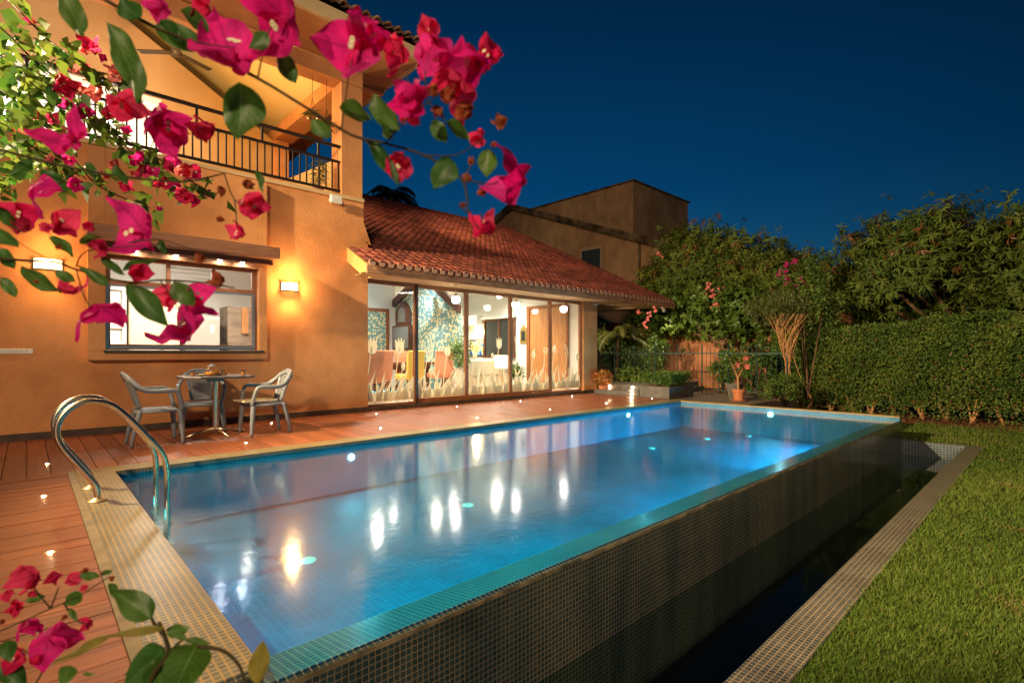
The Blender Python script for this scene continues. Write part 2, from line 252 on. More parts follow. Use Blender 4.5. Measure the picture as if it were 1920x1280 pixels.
def pn(m):
    nt=m.node_tree; g=N(nt,'ShaderNodeNewGeometry'); n=N(nt,'ShaderNodeTexNoise',_Scale=2.6,_Detail=1,_Distortion=1.5); nt.links.new(g.outputs['Position'],n.inputs['Vector'])
    r=N(nt,'ShaderNodeValToRGB'); nt.links.new(n.outputs['Fac'],r.inputs[0]); r.color_ramp.interpolation='CONSTANT'; e=r.color_ramp.elements
    e[0].color=(.02,.07,.40,1); e[1].position=.6; e[1].color=(.75,.42,.12,1); a=e.new(.42); a.color=(.15,.35,.65,1); b=e.new(.5); b.color=(.75,.65,.40,1)
    nt.links.new(r.outputs[0],B(m).inputs['Base Color'])
pn(paintm)
frostm=leafmat('frosted_film',(.80,.66,.42),(.80,.66,.42),.45,.7,.2)
# ---------------------------------------------------------------- mesh helpers
ORG={}
def Rt(o):
    return ORG.get(o.name,Vector((0,0,0)))
def tag(o,label=None,cat=None,group=None,kind=None):
    if label: o['label']=label
    if cat: o['category']=cat
    if group: o['group']=group
    if kind: o['kind']=kind
    return o
def thing(name,label,cat,loc=(0,0,0),group=None,local=False):
    o=bpy.data.objects.new(name,None); col.objects.link(o); o.location=loc; o.empty_display_size=.1
    ORG[o.name]=Vector((0,0,0)) if local else Vector(loc)
    return tag(o,label,cat,group)
class MB:
    def __init__(s): s.v=[]; s.f=[]; s.r=[]; s.e=[]
    def add(s,v,f,r=None,e=None):
        s.e+=e if e is not None else [(0.,2.)]*len(v)
        b=len(s.v); s.v+=[tuple(x) for x in v]; s.f+=[tuple(i+b for i in q) for q in f]; s.r+=[(r if r is not None else .5)]*len(v); return s
    def box(s,x0,x1,y0,y1,z0,z1,M=None):
        v=[Vector(c) for c in ((x0,y0,z0),(x1,y0,z0),(x1,y1,z0),(x0,y1,z0),(x0,y0,z1),(x1,y0,z1),(x1,y1,z1),(x0,y1,z1))]
        if M: v=[M@c for c in v]
        return s.add(v,((3,2,1,0),(4,5,6,7),(0,1,5,4),(1,2,6,5),(2,3,7,6),(3,0,4,7)))
    def quad(s,*p): return s.add(p,(tuple(range(len(p))),))
    def tube(s,pts,r,n=8,rx=None,cap=True):
        pts=[Vector(p) for p in pts]; rs=r if isinstance(r,(list,tuple)) else [r]*len(pts); V=[]; Fc=[]
        t=(pts[1]-pts[0]).normalized(); u=t.orthogonal().normalized()
        if abs(t.z)<.9: u=(Vector((0,0,1))-t*t.z).normalized()
        for i,p in enumerate(pts):
            a=pts[max(0,i-1)]; b=pts[min(len(pts)-1,i+1)]; t=(b-a).normalized(); u=(u-t*u.dot(t)).normalized(); w_=t.cross(u)
            for k in range(n):
                c=2*math.pi*k/n; V.append(p+u*(math.cos(c)*rs[i])+w_*(math.sin(c)*rs[i]*(rx or 1)))
        for i in range(len(pts)-1):
            for k in range(n): Fc.append((i*n+k,i*n+(k+1)%n,(i+1)*n+(k+1)%n,(i+1)*n+k))
        if cap: Fc.append(tuple(range(n))[::-1]); Fc.append(tuple((len(pts)-1)*n+k for k in range(n)))
        return s.add(V,Fc)
    def lathe(s,prof,n=20,c=(0,0,0),a0=0,a1=2*math.pi,M=None):
        V=[];Fc=[]
        for (r,z) in prof:
            for k in range(n): 
                a=a0+(a1-a0)*k/n; p=Vector((r*math.cos(a),r*math.sin(a),z)); p=(M@p) if M else p; V.append(p+Vector(c))
        for i in range(len(prof)-1):
            for k in range(n): Fc.append((i*n+k,i*n+(k+1)%n,(i+1)*n+(k+1)%n,(i+1)*n+k))
        Fc.append(tuple(range(n))[::-1]); Fc.append(tuple((len(prof)-1)*n+k for k in range(n)))
        return s.add(V,Fc)
    def prism(s,poly,h0,h1,plane='XY'):
        f=(lambda a,b,c:(a,b,c)) if plane=='XY' else ((lambda a,b,c:(a,c,b)) if plane=='XZ' else (lambda a,b,c:(c,a,b)))
        n=len(poly); v=[f(a,b,h0) for a,b in poly]+[f(a,b,h1) for a,b in poly]
        return s.add(v,[tuple(range(n))[::-1],tuple(range(n,2*n))]+[(i,(i+1)%n,n+(i+1)%n,n+i) for i in range(n)])
    def wallx(s,Y0,Y1,x0,x1,z0,z1,holes=()):   # wall in the XZ plane with rectangular openings
        xs=sorted({x0,x1,*[h[0] for h in holes],*[h[1] for h in holes]}); zs=sorted({z0,z1,*[h[2] for h in holes],*[h[3] for h in holes]})
        for i in range(len(xs)-1):
            for j in range(len(zs)-1):
                cx=(xs[i]+xs[i+1])/2; cz=(zs[j]+zs[j+1])/2
                if not any(h[0]<cx<h[1] and h[2]<cz<h[3] for h in holes): s.box(xs[i],xs[i+1],Y0,Y1,zs[j],zs[j+1])
        return s
    def build(s,name,m,parent=None,smooth=False,bevel=0,origin=None,fixn=True):
        og=Rt(parent) if parent else Vector(origin or (0,0,0))
        me=bpy.data.meshes.new(name); v=np.array([tuple(q) for q in s.v],float)-np.array(og); me.from_pydata(v.tolist(),[],s.f)
        a=me.attributes.new('rv','FLOAT','POINT'); a.data.foreach_set('value',s.r)
        if any(q[1]<1.5 for q in s.e):
            for k_,nm in enumerate(('lu','lv')): me.attributes.new(nm,'FLOAT','POINT').data.foreach_set('value',[q[k_] for q in s.e])
        if fixn:
            import bmesh; bm=bmesh.new(); bm.from_mesh(me); bmesh.ops.recalc_face_normals(bm,faces=bm.faces); bm.to_mesh(me); bm.free()
        me.materials.append(m)
        if smooth: me.polygons.foreach_set('use_smooth',[True]*len(me.polygons))
        o=bpy.data.objects.new(name,me); col.objects.link(o)
        if parent: o.parent=parent
        else: o.location=og
        ORG[o.name]=Vector(og)
        if bevel:
            b=o.modifiers.new('bevel','BEVEL'); b.width=bevel; b.segments=2; b.limit_method='ANGLE'
        return o
def bulk(name,V,Fa,rv,m,parent=None,origin=None,smooth=False):
    og=np.array(Rt(parent) if parent else Vector(origin or (0,0,0)))
    me=bpy.data.meshes.new(name); V=np.asarray(V,np.float32)-og; nF,k=Fa.shape
    me.vertices.add(len(V)); me.vertices.foreach_set('co',V.astype(np.float32).ravel()); me.loops.add(nF*k); me.loops.foreach_set('vertex_index',Fa.astype(np.int32).ravel())
    me.polygons.add(nF); me.polygons.foreach_set('loop_start',np.arange(0,nF*k,k,dtype=np.int32)); me.update(calc_edges=True)
    a=me.attributes.new('rv','FLOAT','POINT'); a.data.foreach_set('value',np.asarray(rv,np.float32))
    me.materials.append(m)
    if smooth: me.polygons.foreach_set('use_smooth',[True]*nF)
    o=bpy.data.objects.new(name,me); col.objects.link(o)
    if parent: o.parent=parent
    else: o.location=og
    return o
def copy_tree(o,parent=None):
    c=o.copy(); col.objects.link(c)
    if parent: c.parent=parent
    for ch in list(o.children): copy_tree(ch,c)
    return c
def unit(v): return v/np.maximum(np.linalg.norm(v,axis=-1,keepdims=True),1e-9)
def leaves(pos,dirn,nrm,L,W,droop=.15,fold=.15):
    """folded diamond leaves: 6 vertices, 2 quads each"""
    d=unit(dirn); s=unit(np.cross(d,nrm)); n=np.cross(s,d); L=np.asarray(L)[:,None]; W=np.asarray(W)[:,None]
    b=pos; t=pos+d*L-n*L*droop; m1=pos+d*L*.5+n*L*.04
    l1=pos+d*L*.42+s*W*.5+n*W*fold; r1=pos+d*L*.42-s*W*.5+n*W*fold
    V=np.stack([b,l1,t,r1,m1],1).reshape(-1,3); i=np.arange(len(pos))[:,None]*5
    Fa=np.concatenate([i+np.array([[0,4,2,1]]),i+np.array([[0,3,2,4]])],0)
    return V,Fa
def rdir(n): return unit(nr.normal(size=(n,3)))
# ---------------------------------------------------------------- ground, lawn, deck
ZL=-.38
g=MB()   # lawn level everywhere except under pool, trough and terrace
def sheet(x0,x1,y0,y1,z,nx=1,ny=1): g.quad((x0,y0,z),(x1,y0,z),(x1,y1,z),(x0,y1,z))
sheet(-200,300,-200,.80,ZL); sheet(-200,.2,.80,1.75,ZL); sheet(10.56,300,.80,400,ZL); sheet(-200,-8,1.75,400,ZL); sheet(-8,10.62,15.5,400,ZL)
tag(g.build('ground',lawnm),kind='structure')
g=MB(); g.box(10.62,13.7,4.4,15.4,-.9,-.006); tag(g.build('garden_path',paving),kind='structure')
g=MB(); g.box(13.2,16.5,-12,2.25,ZL-.1,ZL+.012); g.box(10.63,18,2.25,4.39,ZL-.1,ZL+.014); g.box(13.71,18,4.4,15,-.9,.01); tag(g.build('planting_bed_soil',soil),kind='structure')
# grass blades, denser near the viewer
NB=320000
rr=np.exp(nr.uniform(np.log(1.6),np.log(17),NB)); th=nr.uniform(R(-30),R(20),NB)
X=rr*np.cos(th); Y=rr*np.sin(th)
ok=((Y<.805+.02*np.sin(X*23)*nr.random(NB))|(X>10.56))&(X<13.75+.25*np.sin(Y*3))&(Y<2.0)&(X>.5)
X=X[ok];Y=Y[ok];rr=rr[ok];n=len(X)
patch=np.sin(X*1.7+np.sin(Y*2.3)*1.5)*.5+np.sin(Y*3.1+X*.9)*.5
hh=(.014+.020*nr.random(n))*(1+.35*patch)*(1+.04*rr); ww=.0016*(1+rr*.30)
tuft=(np.sin(X*9.1+np.sin(Y*7))*np.sin(Y*8.3+np.sin(X*6))>.72)&(nr.random(n)<.6); hh=hh*np.where(tuft,1.6,1); a=nr.uniform(0,2*np.pi,n); ln=nr.normal(0,.5,(n,2))*hh[:,None]
b=np.stack([X,Y,np.full(n,ZL)],1); s=np.stack([np.cos(a)*ww,np.sin(a)*ww,np.zeros(n)],1)
t=b+np.stack([ln[:,0],ln[:,1],hh],1)
V=np.stack([b-s,b+s,t],1).reshape(-1,3); Fa=np.arange(3*n).reshape(-1,3); p2=np.sin(X*3.3+1.7*np.sin(Y*2.9))*np.sin(Y*4.1+1.3*np.sin(X*3.7)); rv=np.repeat(np.where((p2>.80)&(nr.random(n)<.3)|(nr.random(n)<.02),1.,np.clip(.42+.25*patch+nr.normal(0,.2,n),0,.9)),3)
tag(bulk('lawn_grass',V,Fa,rv,grassm),'short green lawn grass beside the overflow trough','grass',kind='stuff')
# fallen leaves in the bed
n=2600; p=np.stack([nr.uniform(13.1,14.6,n),nr.uniform(-7,4.3,n),nr.uniform(ZL+.015,ZL+.05,n)],1); d=rdir(n); d[:,2]*=.3; nn=np.tile([0,0,1.],(n,1))+rdir(n)*.5
V,Fa=leaves(p,d,nn,nr.uniform(.04,.09,n),nr.uniform(.02,.045,n)); tag(bulk('leaf_litter',V,Fa,np.repeat(nr.random(n),5),leafmat('dry_leaf',(.16,.06,.025),(.34,.15,.07),.1)),'dry brown leaves lying under the hedge','leaf litter',kind='stuff')
# deck: boards across on the house side, along on the near side
g=MB(); x=-4.71
while x<10.6:
    x1=min(x+.157,10.62); g.box(x+.003,x1-.003,5.99,8.57,-.04,nr.uniform(-.0015,.0015)); x=x1
g.box(-4.7,10.6,5.99,8.57,-.3,-.045)
tag(g.build('wooden_deck',deckY),kind='structure')
g=MB(); y=5.985
while y>-1.0:
    g.box(-3.2,.255,y-.142,y-.002,-.04,nr.uniform(-.0015,.0015)); y-=.145
g.box(-3.2,.25,-1.0,5.985,-.3,-.045)
tag(g.build('wooden_deck',deckX),kind='structure')
# ---------------------------------------------------------------- pool
pool=thing('swimming_pool','blue mosaic infinity pool with tiled coping and overflow wall','swimming pool',(5.5,3.7,-.3))
cz=.012; X0,X1,YI,YO,YD=.57,10.45,2.06,1.82,5.72; ZW=-.055; FL=-.56
g=MB(); g.box(.30,X0,YO,YD,-.25,cz); g.box(.30,10.62,YD,5.982,-.25,cz); g.box(X1,10.62,YO,YD,-.25,cz)
g.build('coping',cop,pool,bevel=.004)
g=MB(); g.box(.258,.30,1.8,5.982,-.25,cz-.004); g.build('coping_edge',noisy(mat('coping_edge_stone',rough=.7),(.17,.12,.07),(.26,.18,.10),8),pool)
g=MB(); g.quad((X0,YI,FL),(X1,YI,FL),(X1,YD,FL),(X0,YD,FL)); g.build('basin_floor',poolf,pool)
g=MB(); g.quad((X0,YD,FL),(X1,YD,FL),(X1,YD,-.25),(X0,YD,-.25)); g.quad((X0,YD-.001,-.25),(X1,YD-.001,-.25),(X1,YD-.001,-.025),(X0,YD-.001,-.025)); g.quad((X0,YI,FL),(X1,YI,FL),(X1,YI,ZW-.048),(X0,YI,ZW-.048)); g.build('basin_wall',poolx,pool)
g=MB(); g.quad((X1-.001,YO,FL),(X1-.001,YD,FL),(X1-.001,YD,-.012),(X1-.001,YO,-.012)); g.build('basin_wall',pooly,pool); g=MB(); g.quad((X0+.001,YI,FL),(X0+.001,YD,FL),(X0+.001,YD,-.02),(X0+.001,YI,-.02)); g.build('basin_wall',pooly,pool)
g=MB(); g.prism([(YO,-.30),(YI,-.30),(YI,ZW-.045),(YO,ZW-.002)],X0,X1-.004,'YZ'); g.build('infinity_lip',lipm,pool)
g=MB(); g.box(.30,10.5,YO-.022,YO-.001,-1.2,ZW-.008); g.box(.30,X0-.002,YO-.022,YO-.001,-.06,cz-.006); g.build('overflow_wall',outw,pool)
g=MB(); g.box(.31,10.5,YO-.026,YO-.0225,ZW-.030,ZW-.010); g.build('lip_trim',noisy(mat('worn_lip_trim',rough=.6),(.05,.05,.03),(.28,.21,.12),9),pool)
for l in ((2.78,YD-.004,-.17),(8.45,YD-.004,-.14)):
    MB().lathe([(0,-.01),(.035,-.01),(.038,.0),(.035,.012),(0,.012)],16,l,M=Matrix.Rotation(R(90),3,'X')).build('pool_light',poolm,pool)
MB().lathe([(0,-.01),(.045,-.01),(.048,.0),(.04,.012),(0,.012)],16,(X1-.006,3.84,-.13),M=Matrix.Rotation(R(90),3,'Y')).build('pool_light',poolm,pool)
for l in ((9.3,4.55),(10.2,4.15),(7.7,4.75),(1.59,4.0),(3.4,4.3)):
    MB().lathe([(0,0),(.06,0),(.06,.012),(.04,.02),(0,.02)],20,(l[0],l[1],FL)).build('floor_inlet',discm,pool)
g=MB(); g.quad((X0-.0,YO,ZW),(X1-.002,YO,ZW),(X1-.002,YD-.002,ZW),(X0+.002,YD-.002,ZW)); tag(g.build('pool_water',water),kind='structure')
# trough
tr=thing('overflow_trough','dark mosaic overflow trough sunk in the lawn below the pool','trough',(5.5,1.3,-.6))
g=MB(); g.box(.2,10.56,.80,1.0,-1.25,ZL+.012); g.box(10.48,10.56,1.0,1.8,-1.25,ZL+.012); g.build('coping',tcop,tr,bevel=.004)
g=MB(); g.quad((10.477,1.0,-1.2),(10.477,1.8,-1.2),(10.477,1.8,ZL),(10.477,1.0,ZL)); g.build('end_wall',outy,tr)
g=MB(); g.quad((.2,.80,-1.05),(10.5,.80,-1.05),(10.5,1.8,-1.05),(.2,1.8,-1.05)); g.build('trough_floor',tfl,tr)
g=MB(); g.quad((.2,1.0,-.60),(10.476,1.0,-.60),(10.476,1.798,-.60),(.2,1.798,-.60)); tag(g.build('trough_water',twater),kind='structure')
# ladder
lad=thing('pool_ladder','polished steel pool ladder with two arched handrails on the near coping','pool ladder',(.36,4.87,0))
prof=[(.36,.0),(.36,.07),(.345,.13),(.27,.25),(.185,.385),(.15,.48),(.155,.57),(.20,.65),(.28,.70),(.37,.70),(.45,.665),(.54,.57),(.64,.44),(.72,.33),(.76,.24),(.775,.12),(.775,-.1),(.775,-.52)]
def smooth(pts,k=4):
    pts=[Vector(p) for p in pts]; o=[]
    for i in range(len(pts)-1):
        p0=pts[max(0,i-1)];p1=pts[i];p2=pts[i+1];p3=pts[min(len(pts)-1,i+2)]
        for j in range(k):
            t=j/k; o.append(.5*((2*p1)+(p2-p0)*t+(2*p0-5*p1+4*p2-p3)*t*t+(3*p1-p0-3*p2+p3)*t**3))
    o.append(pts[-1]); return o
for y in (4.63,5.10):
    r=MB().tube(smooth([(a,y,b+.01) for a,b in prof]),.021,14).build('handrail',steel,lad,smooth=True)
    MB().lathe([(.055,.0),(.056,.006),(.045,.014),(.026,.022),(.021,.03)],20,(.36,y,cz)).build('flange',brass,r,smooth=True)
for z in (-.22,-.40): MB().box(.735,.825,4.64,5.09,z-.02,z).build('ladder_step',greyst,lad,bevel=.008)
# deck studs
sp=None; k=0
for x,y in [(.14,6.57),(.09,5.106),(.09,3.64)]+[(.935+1.735*i,8.11) for i in range(6)]+[(.935-1.735,8.11)]+[(1.86+1.742*i,6.51) for i in range(6)]:
    if sp is None:
        sp=thing('deck_light','',' ',(0,0,0),'small round lights sunk in the wooden deck',local=True)
        b_=MB().lathe([(0,0),(.024,0),(.025,.002),(.018,.003),(0,.003)],18).build('rim',brass,sp); MB().lathe([(0,0),(.011,0),(.011,.0045),(0,.005)],14).build('lens',studm,sp)
        o=sp
    else: o=copy_tree(sp)
    o.location=(x,y,.0025); o['category']='deck light'; o['k']=k; k+=1
    row='wall' if y>8 else 'pool'
    if k<=3: o['label']=['round deck light at the corner of the deck, farthest of three by the near coping','round deck light beside the ladder feet, middle of three by the near coping','round deck light nearest the pink flowers, closest to the viewer'][k-1]
    elif y>8: o['label']='round deck light in the wall side row, '+['by the left armchair','by the right armchair','before the first glass pane','before the second glass pane','before the middle glass panes','before the last glass pane','left of all armchairs'][k-4]
    else: o['label']='round deck light in the pool side row, '+['in front of the cafe table','second counted from the cafe table','third counted from the cafe table','fourth counted from the cafe table','fifth counted from the cafe table','last one before the planter'][k-11]
    del o['k']
# ---------------------------------------------------------------- main house
WY=8.57; BX0,BX1,BY=.56,2.72,8.44; OX0,OX1,OZ0,OZ1=.74,2.60,1.08,2.34
house=thing('villa','two storey orange rendered villa with balcony and tile roofed glazed wing','house',(3,8.57,0))
g=MB(); g.wallx(WY,WY+.22,-6,4.06,-.3,3.74,[(OX0,OX1,OZ0,OZ1)]); g.wallx(WY,WY+.22,4.06,4.40,-.3,3.74); g.wallx(WY,WY+.22,4.40,4.487,-.3,3.05)
g.add([(4.40,WY,3.05),(4.55,WY,3.0),(4.40,WY,3.4),(4.40,WY+.22,3.05),(4.55,WY+.22,3.0),(4.40,WY+.22,3.4)],[(0,1,2),(5,4,3),(0,3,4,1),(1,4,5,2),(2,5,3,0)])
g.build('wall',orange,house)
g=MB(); g.box(4.36,4.48,WY+.22,13.6,2.6,3.6); g.box(-6,-5.8,WY+.22,15,-.3,3.7); g.box(-6,4.4,14.8,15,-.3,3.7); g.build('wall',orange,house)
g=MB(); g.wallx(BY,WY-.001,BX0,BX1,.96,3.70,[(OX0,OX1,OZ0,OZ1)]); g.build('window_surround',orange,house,bevel=.006)
g=MB(); g.box(-6,4.48,WY-.014,WY-.001,-.01,.085); g.box(10.64,11.22,WY-.014,WY-.001,-.01,.085); g.box(4.48,10.64,WY-.012,WY+.1,-.01,.07); g.build('skirting',skirt,house)
g=MB(); g.box(.53,2.78,8.05,BY-.002,2.47,2.635); g.box(BX1+.001,2.78,BY,WY-.002,2.47,2.635); g.box(.55,2.76,8.30,BY-.003,2.40,2.468); g.build('hood_beam',hoodw,house,bevel=.004)
# picture window
win=MB(); win.wallx(WY-.02,WY+.03,OX0,OX1,OZ0+.02,OZ1,[(OX0+.06,1.42,2.02,OZ1-.05),(1.47,1.98,2.02,OZ1-.05),(2.03,OX1-.07,2.02,OZ1-.05),(OX0+.06,OX1-.07,OZ0+.09,1.94)])
wf=win.build('window',woodf,house,bevel=.003)
g=MB(); g.wallx(WY-.032,WY-.022,OX0+.01,OX1-.03,OZ0+.03,1.96,[(OX0+.045,OX1-.065,OZ0+.065,1.93)]); g.build('insect_seal',silver,wf)
g=MB(); g.box(OX0+.03,OX1-.03,WY-.002,WY+.004,OZ0+.06,OZ1-.03); g.build('pane',pane,wf)
g=MB(); g.box(OX0-.02,OX1+.06,BY-.05,WY-.03,OZ0-.022,OZ0+.012); g.build('sill',skirt,wf,bevel=.003)
g=MB(); 
for i in range(5): g.box(1.48,1.97,WY+.035,WY+.075,2.03+i*.055,2.045+i*.055)
g.build('louvre',white,wf)
for i,x in enumerate((1.05,1.5,2.05,2.35)):
    tag(MB().lathe([(0,0),(.022,0),(.022,-.006),(0,-.007)],14,(x,8.38,2.40)).build('soffit_downlight',spotm,origin=(x,8.38,2.40)),'tiny white downlight under the brown window hood, '+('leftmost','second from left','third from left','rightmost')[i],'downlight','downlights under the window hood')
# glazed wing
GY=8.68
MB().box(10.64,11.21,WY,8.77,-.3,2.42).build('column',orange,house,bevel=.008); MB().box(13.42,13.72,13.2,13.6,-.3,2.42).build('column',orange,house,bevel=.008)
g=MB(); g.box(4.49,13.70,8.40,8.72,2.405,2.56); g.box(13.5,13.97,8.0,14.5,2.42,2.56); g.build('eave_beam',cream,house)
g=MB(); g.prism([(7.885,2.50),(14.7,5.70),(14.7,5.62),(8.6,2.75),(7.885,2.42)],4.42,13.97,'YZ'); g.build('soffit',cream,house)
g=MB(); g.box(4.09,14.02,7.845,7.885,2.375,2.535); g.build('fascia',fasc,house,bevel=.004)
g=MB(); g.prism([(7.886,2.40),(8.10,2.40),(WY-.001,2.655),(WY-.001,2.90),(7.886,2.535)],4.09,4.15,'YZ'); g.build('eave_end',noisy(mat('yellow_eave_end',rough=.8),(.45,.25,.08),(.52,.30,.10),3,5,.2,30),house)
g=MB(); g.prism([(7.886,2.38),(7.886,2.535),(14.7,5.82),(14.7,5.66)],13.97,14.02,'YZ'); g.build('fascia',fasc,house)
g=MB(); g.prism([(7.89,2.405),(8.40,2.405),(8.40,2.40),(7.89,2.40)],4.15,13.97,'YZ'); g.build('soffit',cream,house)
# glass doors: frames, panes and frosted meadow film
xs=[4.487,5.56,6.816,8.10,9.44,10.64]
def blade(x0,w,h,lean,bend,z0,n=6):
    L=[];Rr=[]
    for i in range(n+1):
        t=i/n; c=x0+lean*h*t+bend*h*t*t; q=w*(1-t)**.8*.5; L.append((c-q,z0+h*t)); Rr.append((c+q,z0+h*t))
    return L,Rr
def meadow(xa,xb,seed,flw):
    rg=random.Random(seed); g=MB(); z0=.165; y=GY-.0095
    def strip(L,Rr):
        v=[(a,y,b) for a,b in L]+[(a,y,b) for a,b in Rr]; n=len(L); g.add(v,[(i,n+i,n+i+1,i+1) for i in range(n-1)])
    def clipx(a): return min(max(a,xa),xb)
    n=int((xb-xa)*26)
    g.quad((xa,y+.0004,z0-.02),(xb,y+.0004,z0-.02),(xb,y+.0004,z0+.16),(xa,y+.0004,z0+.16))
    for i in range(n):
        x=rg.uniform(xa,xb); L,Rr=blade(x,rg.uniform(.06,.13),rg.uniform(.22,.60)*(1.2 if rg.random()<.15 else 1),rg.uniform(-.25,.35),rg.uniform(-.3,.5),z0)
        y-=.00002; strip([(clipx(a),b) for a,b in L],[(clipx(a),b) for a,b in Rr])
    for fx,fz,kind,s in flw:
        y-=.00003; x0=fx-.12; L=[];Rr=[]
        for i in range(9):
            t=i/8; c=x0+(fx-x0)*t**1.6; L.append((clipx(c-.008),z0+(fz-z0)*t)); Rr.append((clipx(c+.008),z0+(fz-z0)*t))
        strip(L,Rr)
        if kind=='tulip':
            pts=[(0,-.09),(.05,-.075),(.075,-.02),(.07,.05),(.085,.13),(.045,.07),(.03,.15),(.005,.075),(-.02,.15),(-.035,.07),(-.075,.12),(-.07,.04),(-.07,-.03),(-.045,-.075)]
            g.add([(clipx(fx+a*s),y,fz+b*s) for a,b in pts],[tuple(range(len(pts)))])
        elif kind=='pod':
            pts=[(.06*math.cos(q)*s,.10*math.sin(q)*s) for q in [i*math.pi/7 for i in range(14)]]
            g.add([(clipx(fx+a),y,fz+b) for a,b in pts],[tuple(range(14))])
        elif kind=='oat':
            for i in range(9):
                for sgn in (-1,1):
                    cx=fx+sgn*.05*(1.2-i/9)-i*.012; czz=fz-.12+i*.035
                    g.add([(clipx(cx+a),y,czz+b) for a,b in ((0,-.018),(.016,0),(0,.03),(-.016,0))],[(0,1,2,3)])
        elif kind=='daisy':
            for i in range(14):
                q=2*math.pi*i/14; c,s_=math.cos(q),math.sin(q)
                g.add([(clipx(fx+a),y,fz+b) for a,b in ((.02*c,.02*s_),(.07*c-.009*s_,.07*s_+.009*c),(.1*c,.1*s_),(.07*c+.009*s_,.07*s_-.009*c))],[(0,1,2,3)])
    return g
FLW=[[(4.62,1.16,'tulip',1.4),(5.2,1.16,'tulip',1.3),(5.28,.8,'pod',.8)],[(6.32,1.08,'tulip',1.0),(6.0,1.30,'oat',1),(5.85,1.1,'daisy',1)],[(7.05,1.0,'pod',1),(7.75,1.25,'tulip',1.1),(7.55,1.0,'pod',.6)],[(8.35,1.25,'oat',1),(8.85,1.02,'pod',1),(9.28,1.12,'daisy',1.2)],[(9.6,1.15,'pod',1.1),(10.1,1.1,'oat',1),(10.5,.95,'pod',.9)]]
for i in range(5):
    a,b=xs[i],xs[i+1]; z0,z1=.07,2.40; fw=.045; off=0 if i in(0,4) else .0
    g=MB(); g.wallx(GY-.03,GY+.03,a+.002,b-.002,z0,z1,[(a+fw*(.3 if i==0 else 1),b-fw,z0+(.04 if i in (0,4) else .09),z1-.07)])
    p=g.build('glass_door',woodf,house,bevel=.003)
    MB().box(a+.01,b-.03,GY-.004,GY+.004,z0+.03,z1-.05).build('pane',pane,p)
    meadow(a+.05 if i else a+.02,b-.05,50+i,FLW[i]).build('frosted_meadow_film',frostm,p,fixn=False)
g=MB(); g.box(5.535,5.585,GY-.055,GY-.031,.07,2.40); g.build('door_mullion',mat('dark_mullion',(.04,.02,.012),.4),house)
# clay roof of the wing: barrel tiles laid in courses
def tiles(x0,x1,P0,P1,nrow,pitch,amp,nseg=6,skipfun=None):
    P0=np.array(P0);P1=np.array(P1); ax=(P1-P0)/nrow
    nc=int((x1-x0)/pitch); V=[];Fa=[];rv=[]
    prof=[(j/nseg) for j in range(nseg+1)]
    for c in range(nc):
        for r in range(nrow):
            q=nr.random(); jit=nr.normal(0,.004); b=len(V)
            for e_,lift in ((-.12,.040),(1.0,.004)):
                base=np.array([0,P0[0],P0[1]])+np.array([0,ax[0],ax[1]])*(r+e_)
                for t in prof:
                    hgt=amp*(math.sin(math.pi*min(1,t/.66)) if t<.66 else -.35*math.sin(math.pi*(t-.66)/.34))
                    nv=np.array([0,-ax[1],ax[0]])/math.hypot(ax[0],ax[1])
                    p=base+nv*(hgt+lift+.01)+np.array([x0+(c+t)*pitch+jit,0,0]); V.append(p); rv.append(q)
            for t in range(nseg): Fa.append((b+t,b+t+1,b+nseg+1+t+1,b+nseg+1+t))
            # front lip of the tile
            b2=len(V)
            for t in prof:
                p=V[b+int(round(t*nseg))]; nv=np.array([0,-ax[1],ax[0]])/math.hypot(ax[0],ax[1]); V.append(p-nv*.032); rv.append(q)
            for t in range(nseg): Fa.append((b+t,b2+t,b2+t+1,b+t+1))
    return np.array(V),np.array(Fa),rv
def tl(P0,P1,x0,x1,nrow,pitch,amp,name='tiled_roof'):
    V,Fa,rv=tiles(x0,x1,P0,P1,nrow,pitch,amp); return V,Fa,rv
V1=tl((7.84,2.53),(14.7,5.80),4.45,14.02,32,.178,.048); V2=tl((7.84,2.53),(8.56,2.873),4.10,4.46,3,.178,.048)
Vv=np.concatenate([V1[0],V2[0]]); Ff=np.concatenate([V1[1],V2[1]+len(V1[0])]); bulk('tiled_roof',Vv,Ff,V1[2]+V2[2],rooft,house)
g=MB(); n_=34
for i in range(n_):
    x=4.5+i*.277; g.tube([(x,14.7,5.86),(x+.29,14.7,5.845)],[.10,.085],10)
g.build('ridge_cap',rooft,house)
tem=noisy(mat('cement_tile_end',rough=.9),(.38,.20,.13),(.48,.28,.19),8)
for x in [4.159,4.337]+[4.509+.178*i for i in range(53)]:
    MB().lathe([(0,0),(.060,0),(.057,-.035),(0,-.035)],14,(x,7.788,2.552),a0=0,a1=math.pi*2,M=Matrix.Rotation(R(90),3,'X')).build('tile_end',tem,house)
# rooms
g=MB(); g.box(4.49,11.2,8.75,15.3,-.1,.065); g.box(-5.8,4.3,8.8,14.8,-.1,.065); g.build('room_floor',tilef,house)
g=MB(); g.box(4.5,8.0,13.60,13.8,.065,3.4); g.prism([(8.775,.065),(15.2,.065),(15.2,3.0),(12.05,3.38),(9.1,2.60),(8.775,2.50)],10.98,11.2,'YZ'); g.box(7.9,11.2,15.0,15.2,.065,3.4)
g.box(4.30,4.36,8.8,14.8,.065,3.4); g.box(-2.2,-2.1,8.8,12.2,.065,3.0); g.box(-2.2,4.3,12.1,12.2,.065,3.0); g.build('room_wall',whitew,house)
g=MB(); g.prism([(8.75,2.46),(8.75,2.52),(12.05,3.36),(15.2,2.9),(15.2,2.84),(12.05,3.30)],4.49,11.2,'YZ'); g.box(-5.8,4.3,8.8,14.8,2.78,2.85); g.build('room_ceiling',whiteroom,house)
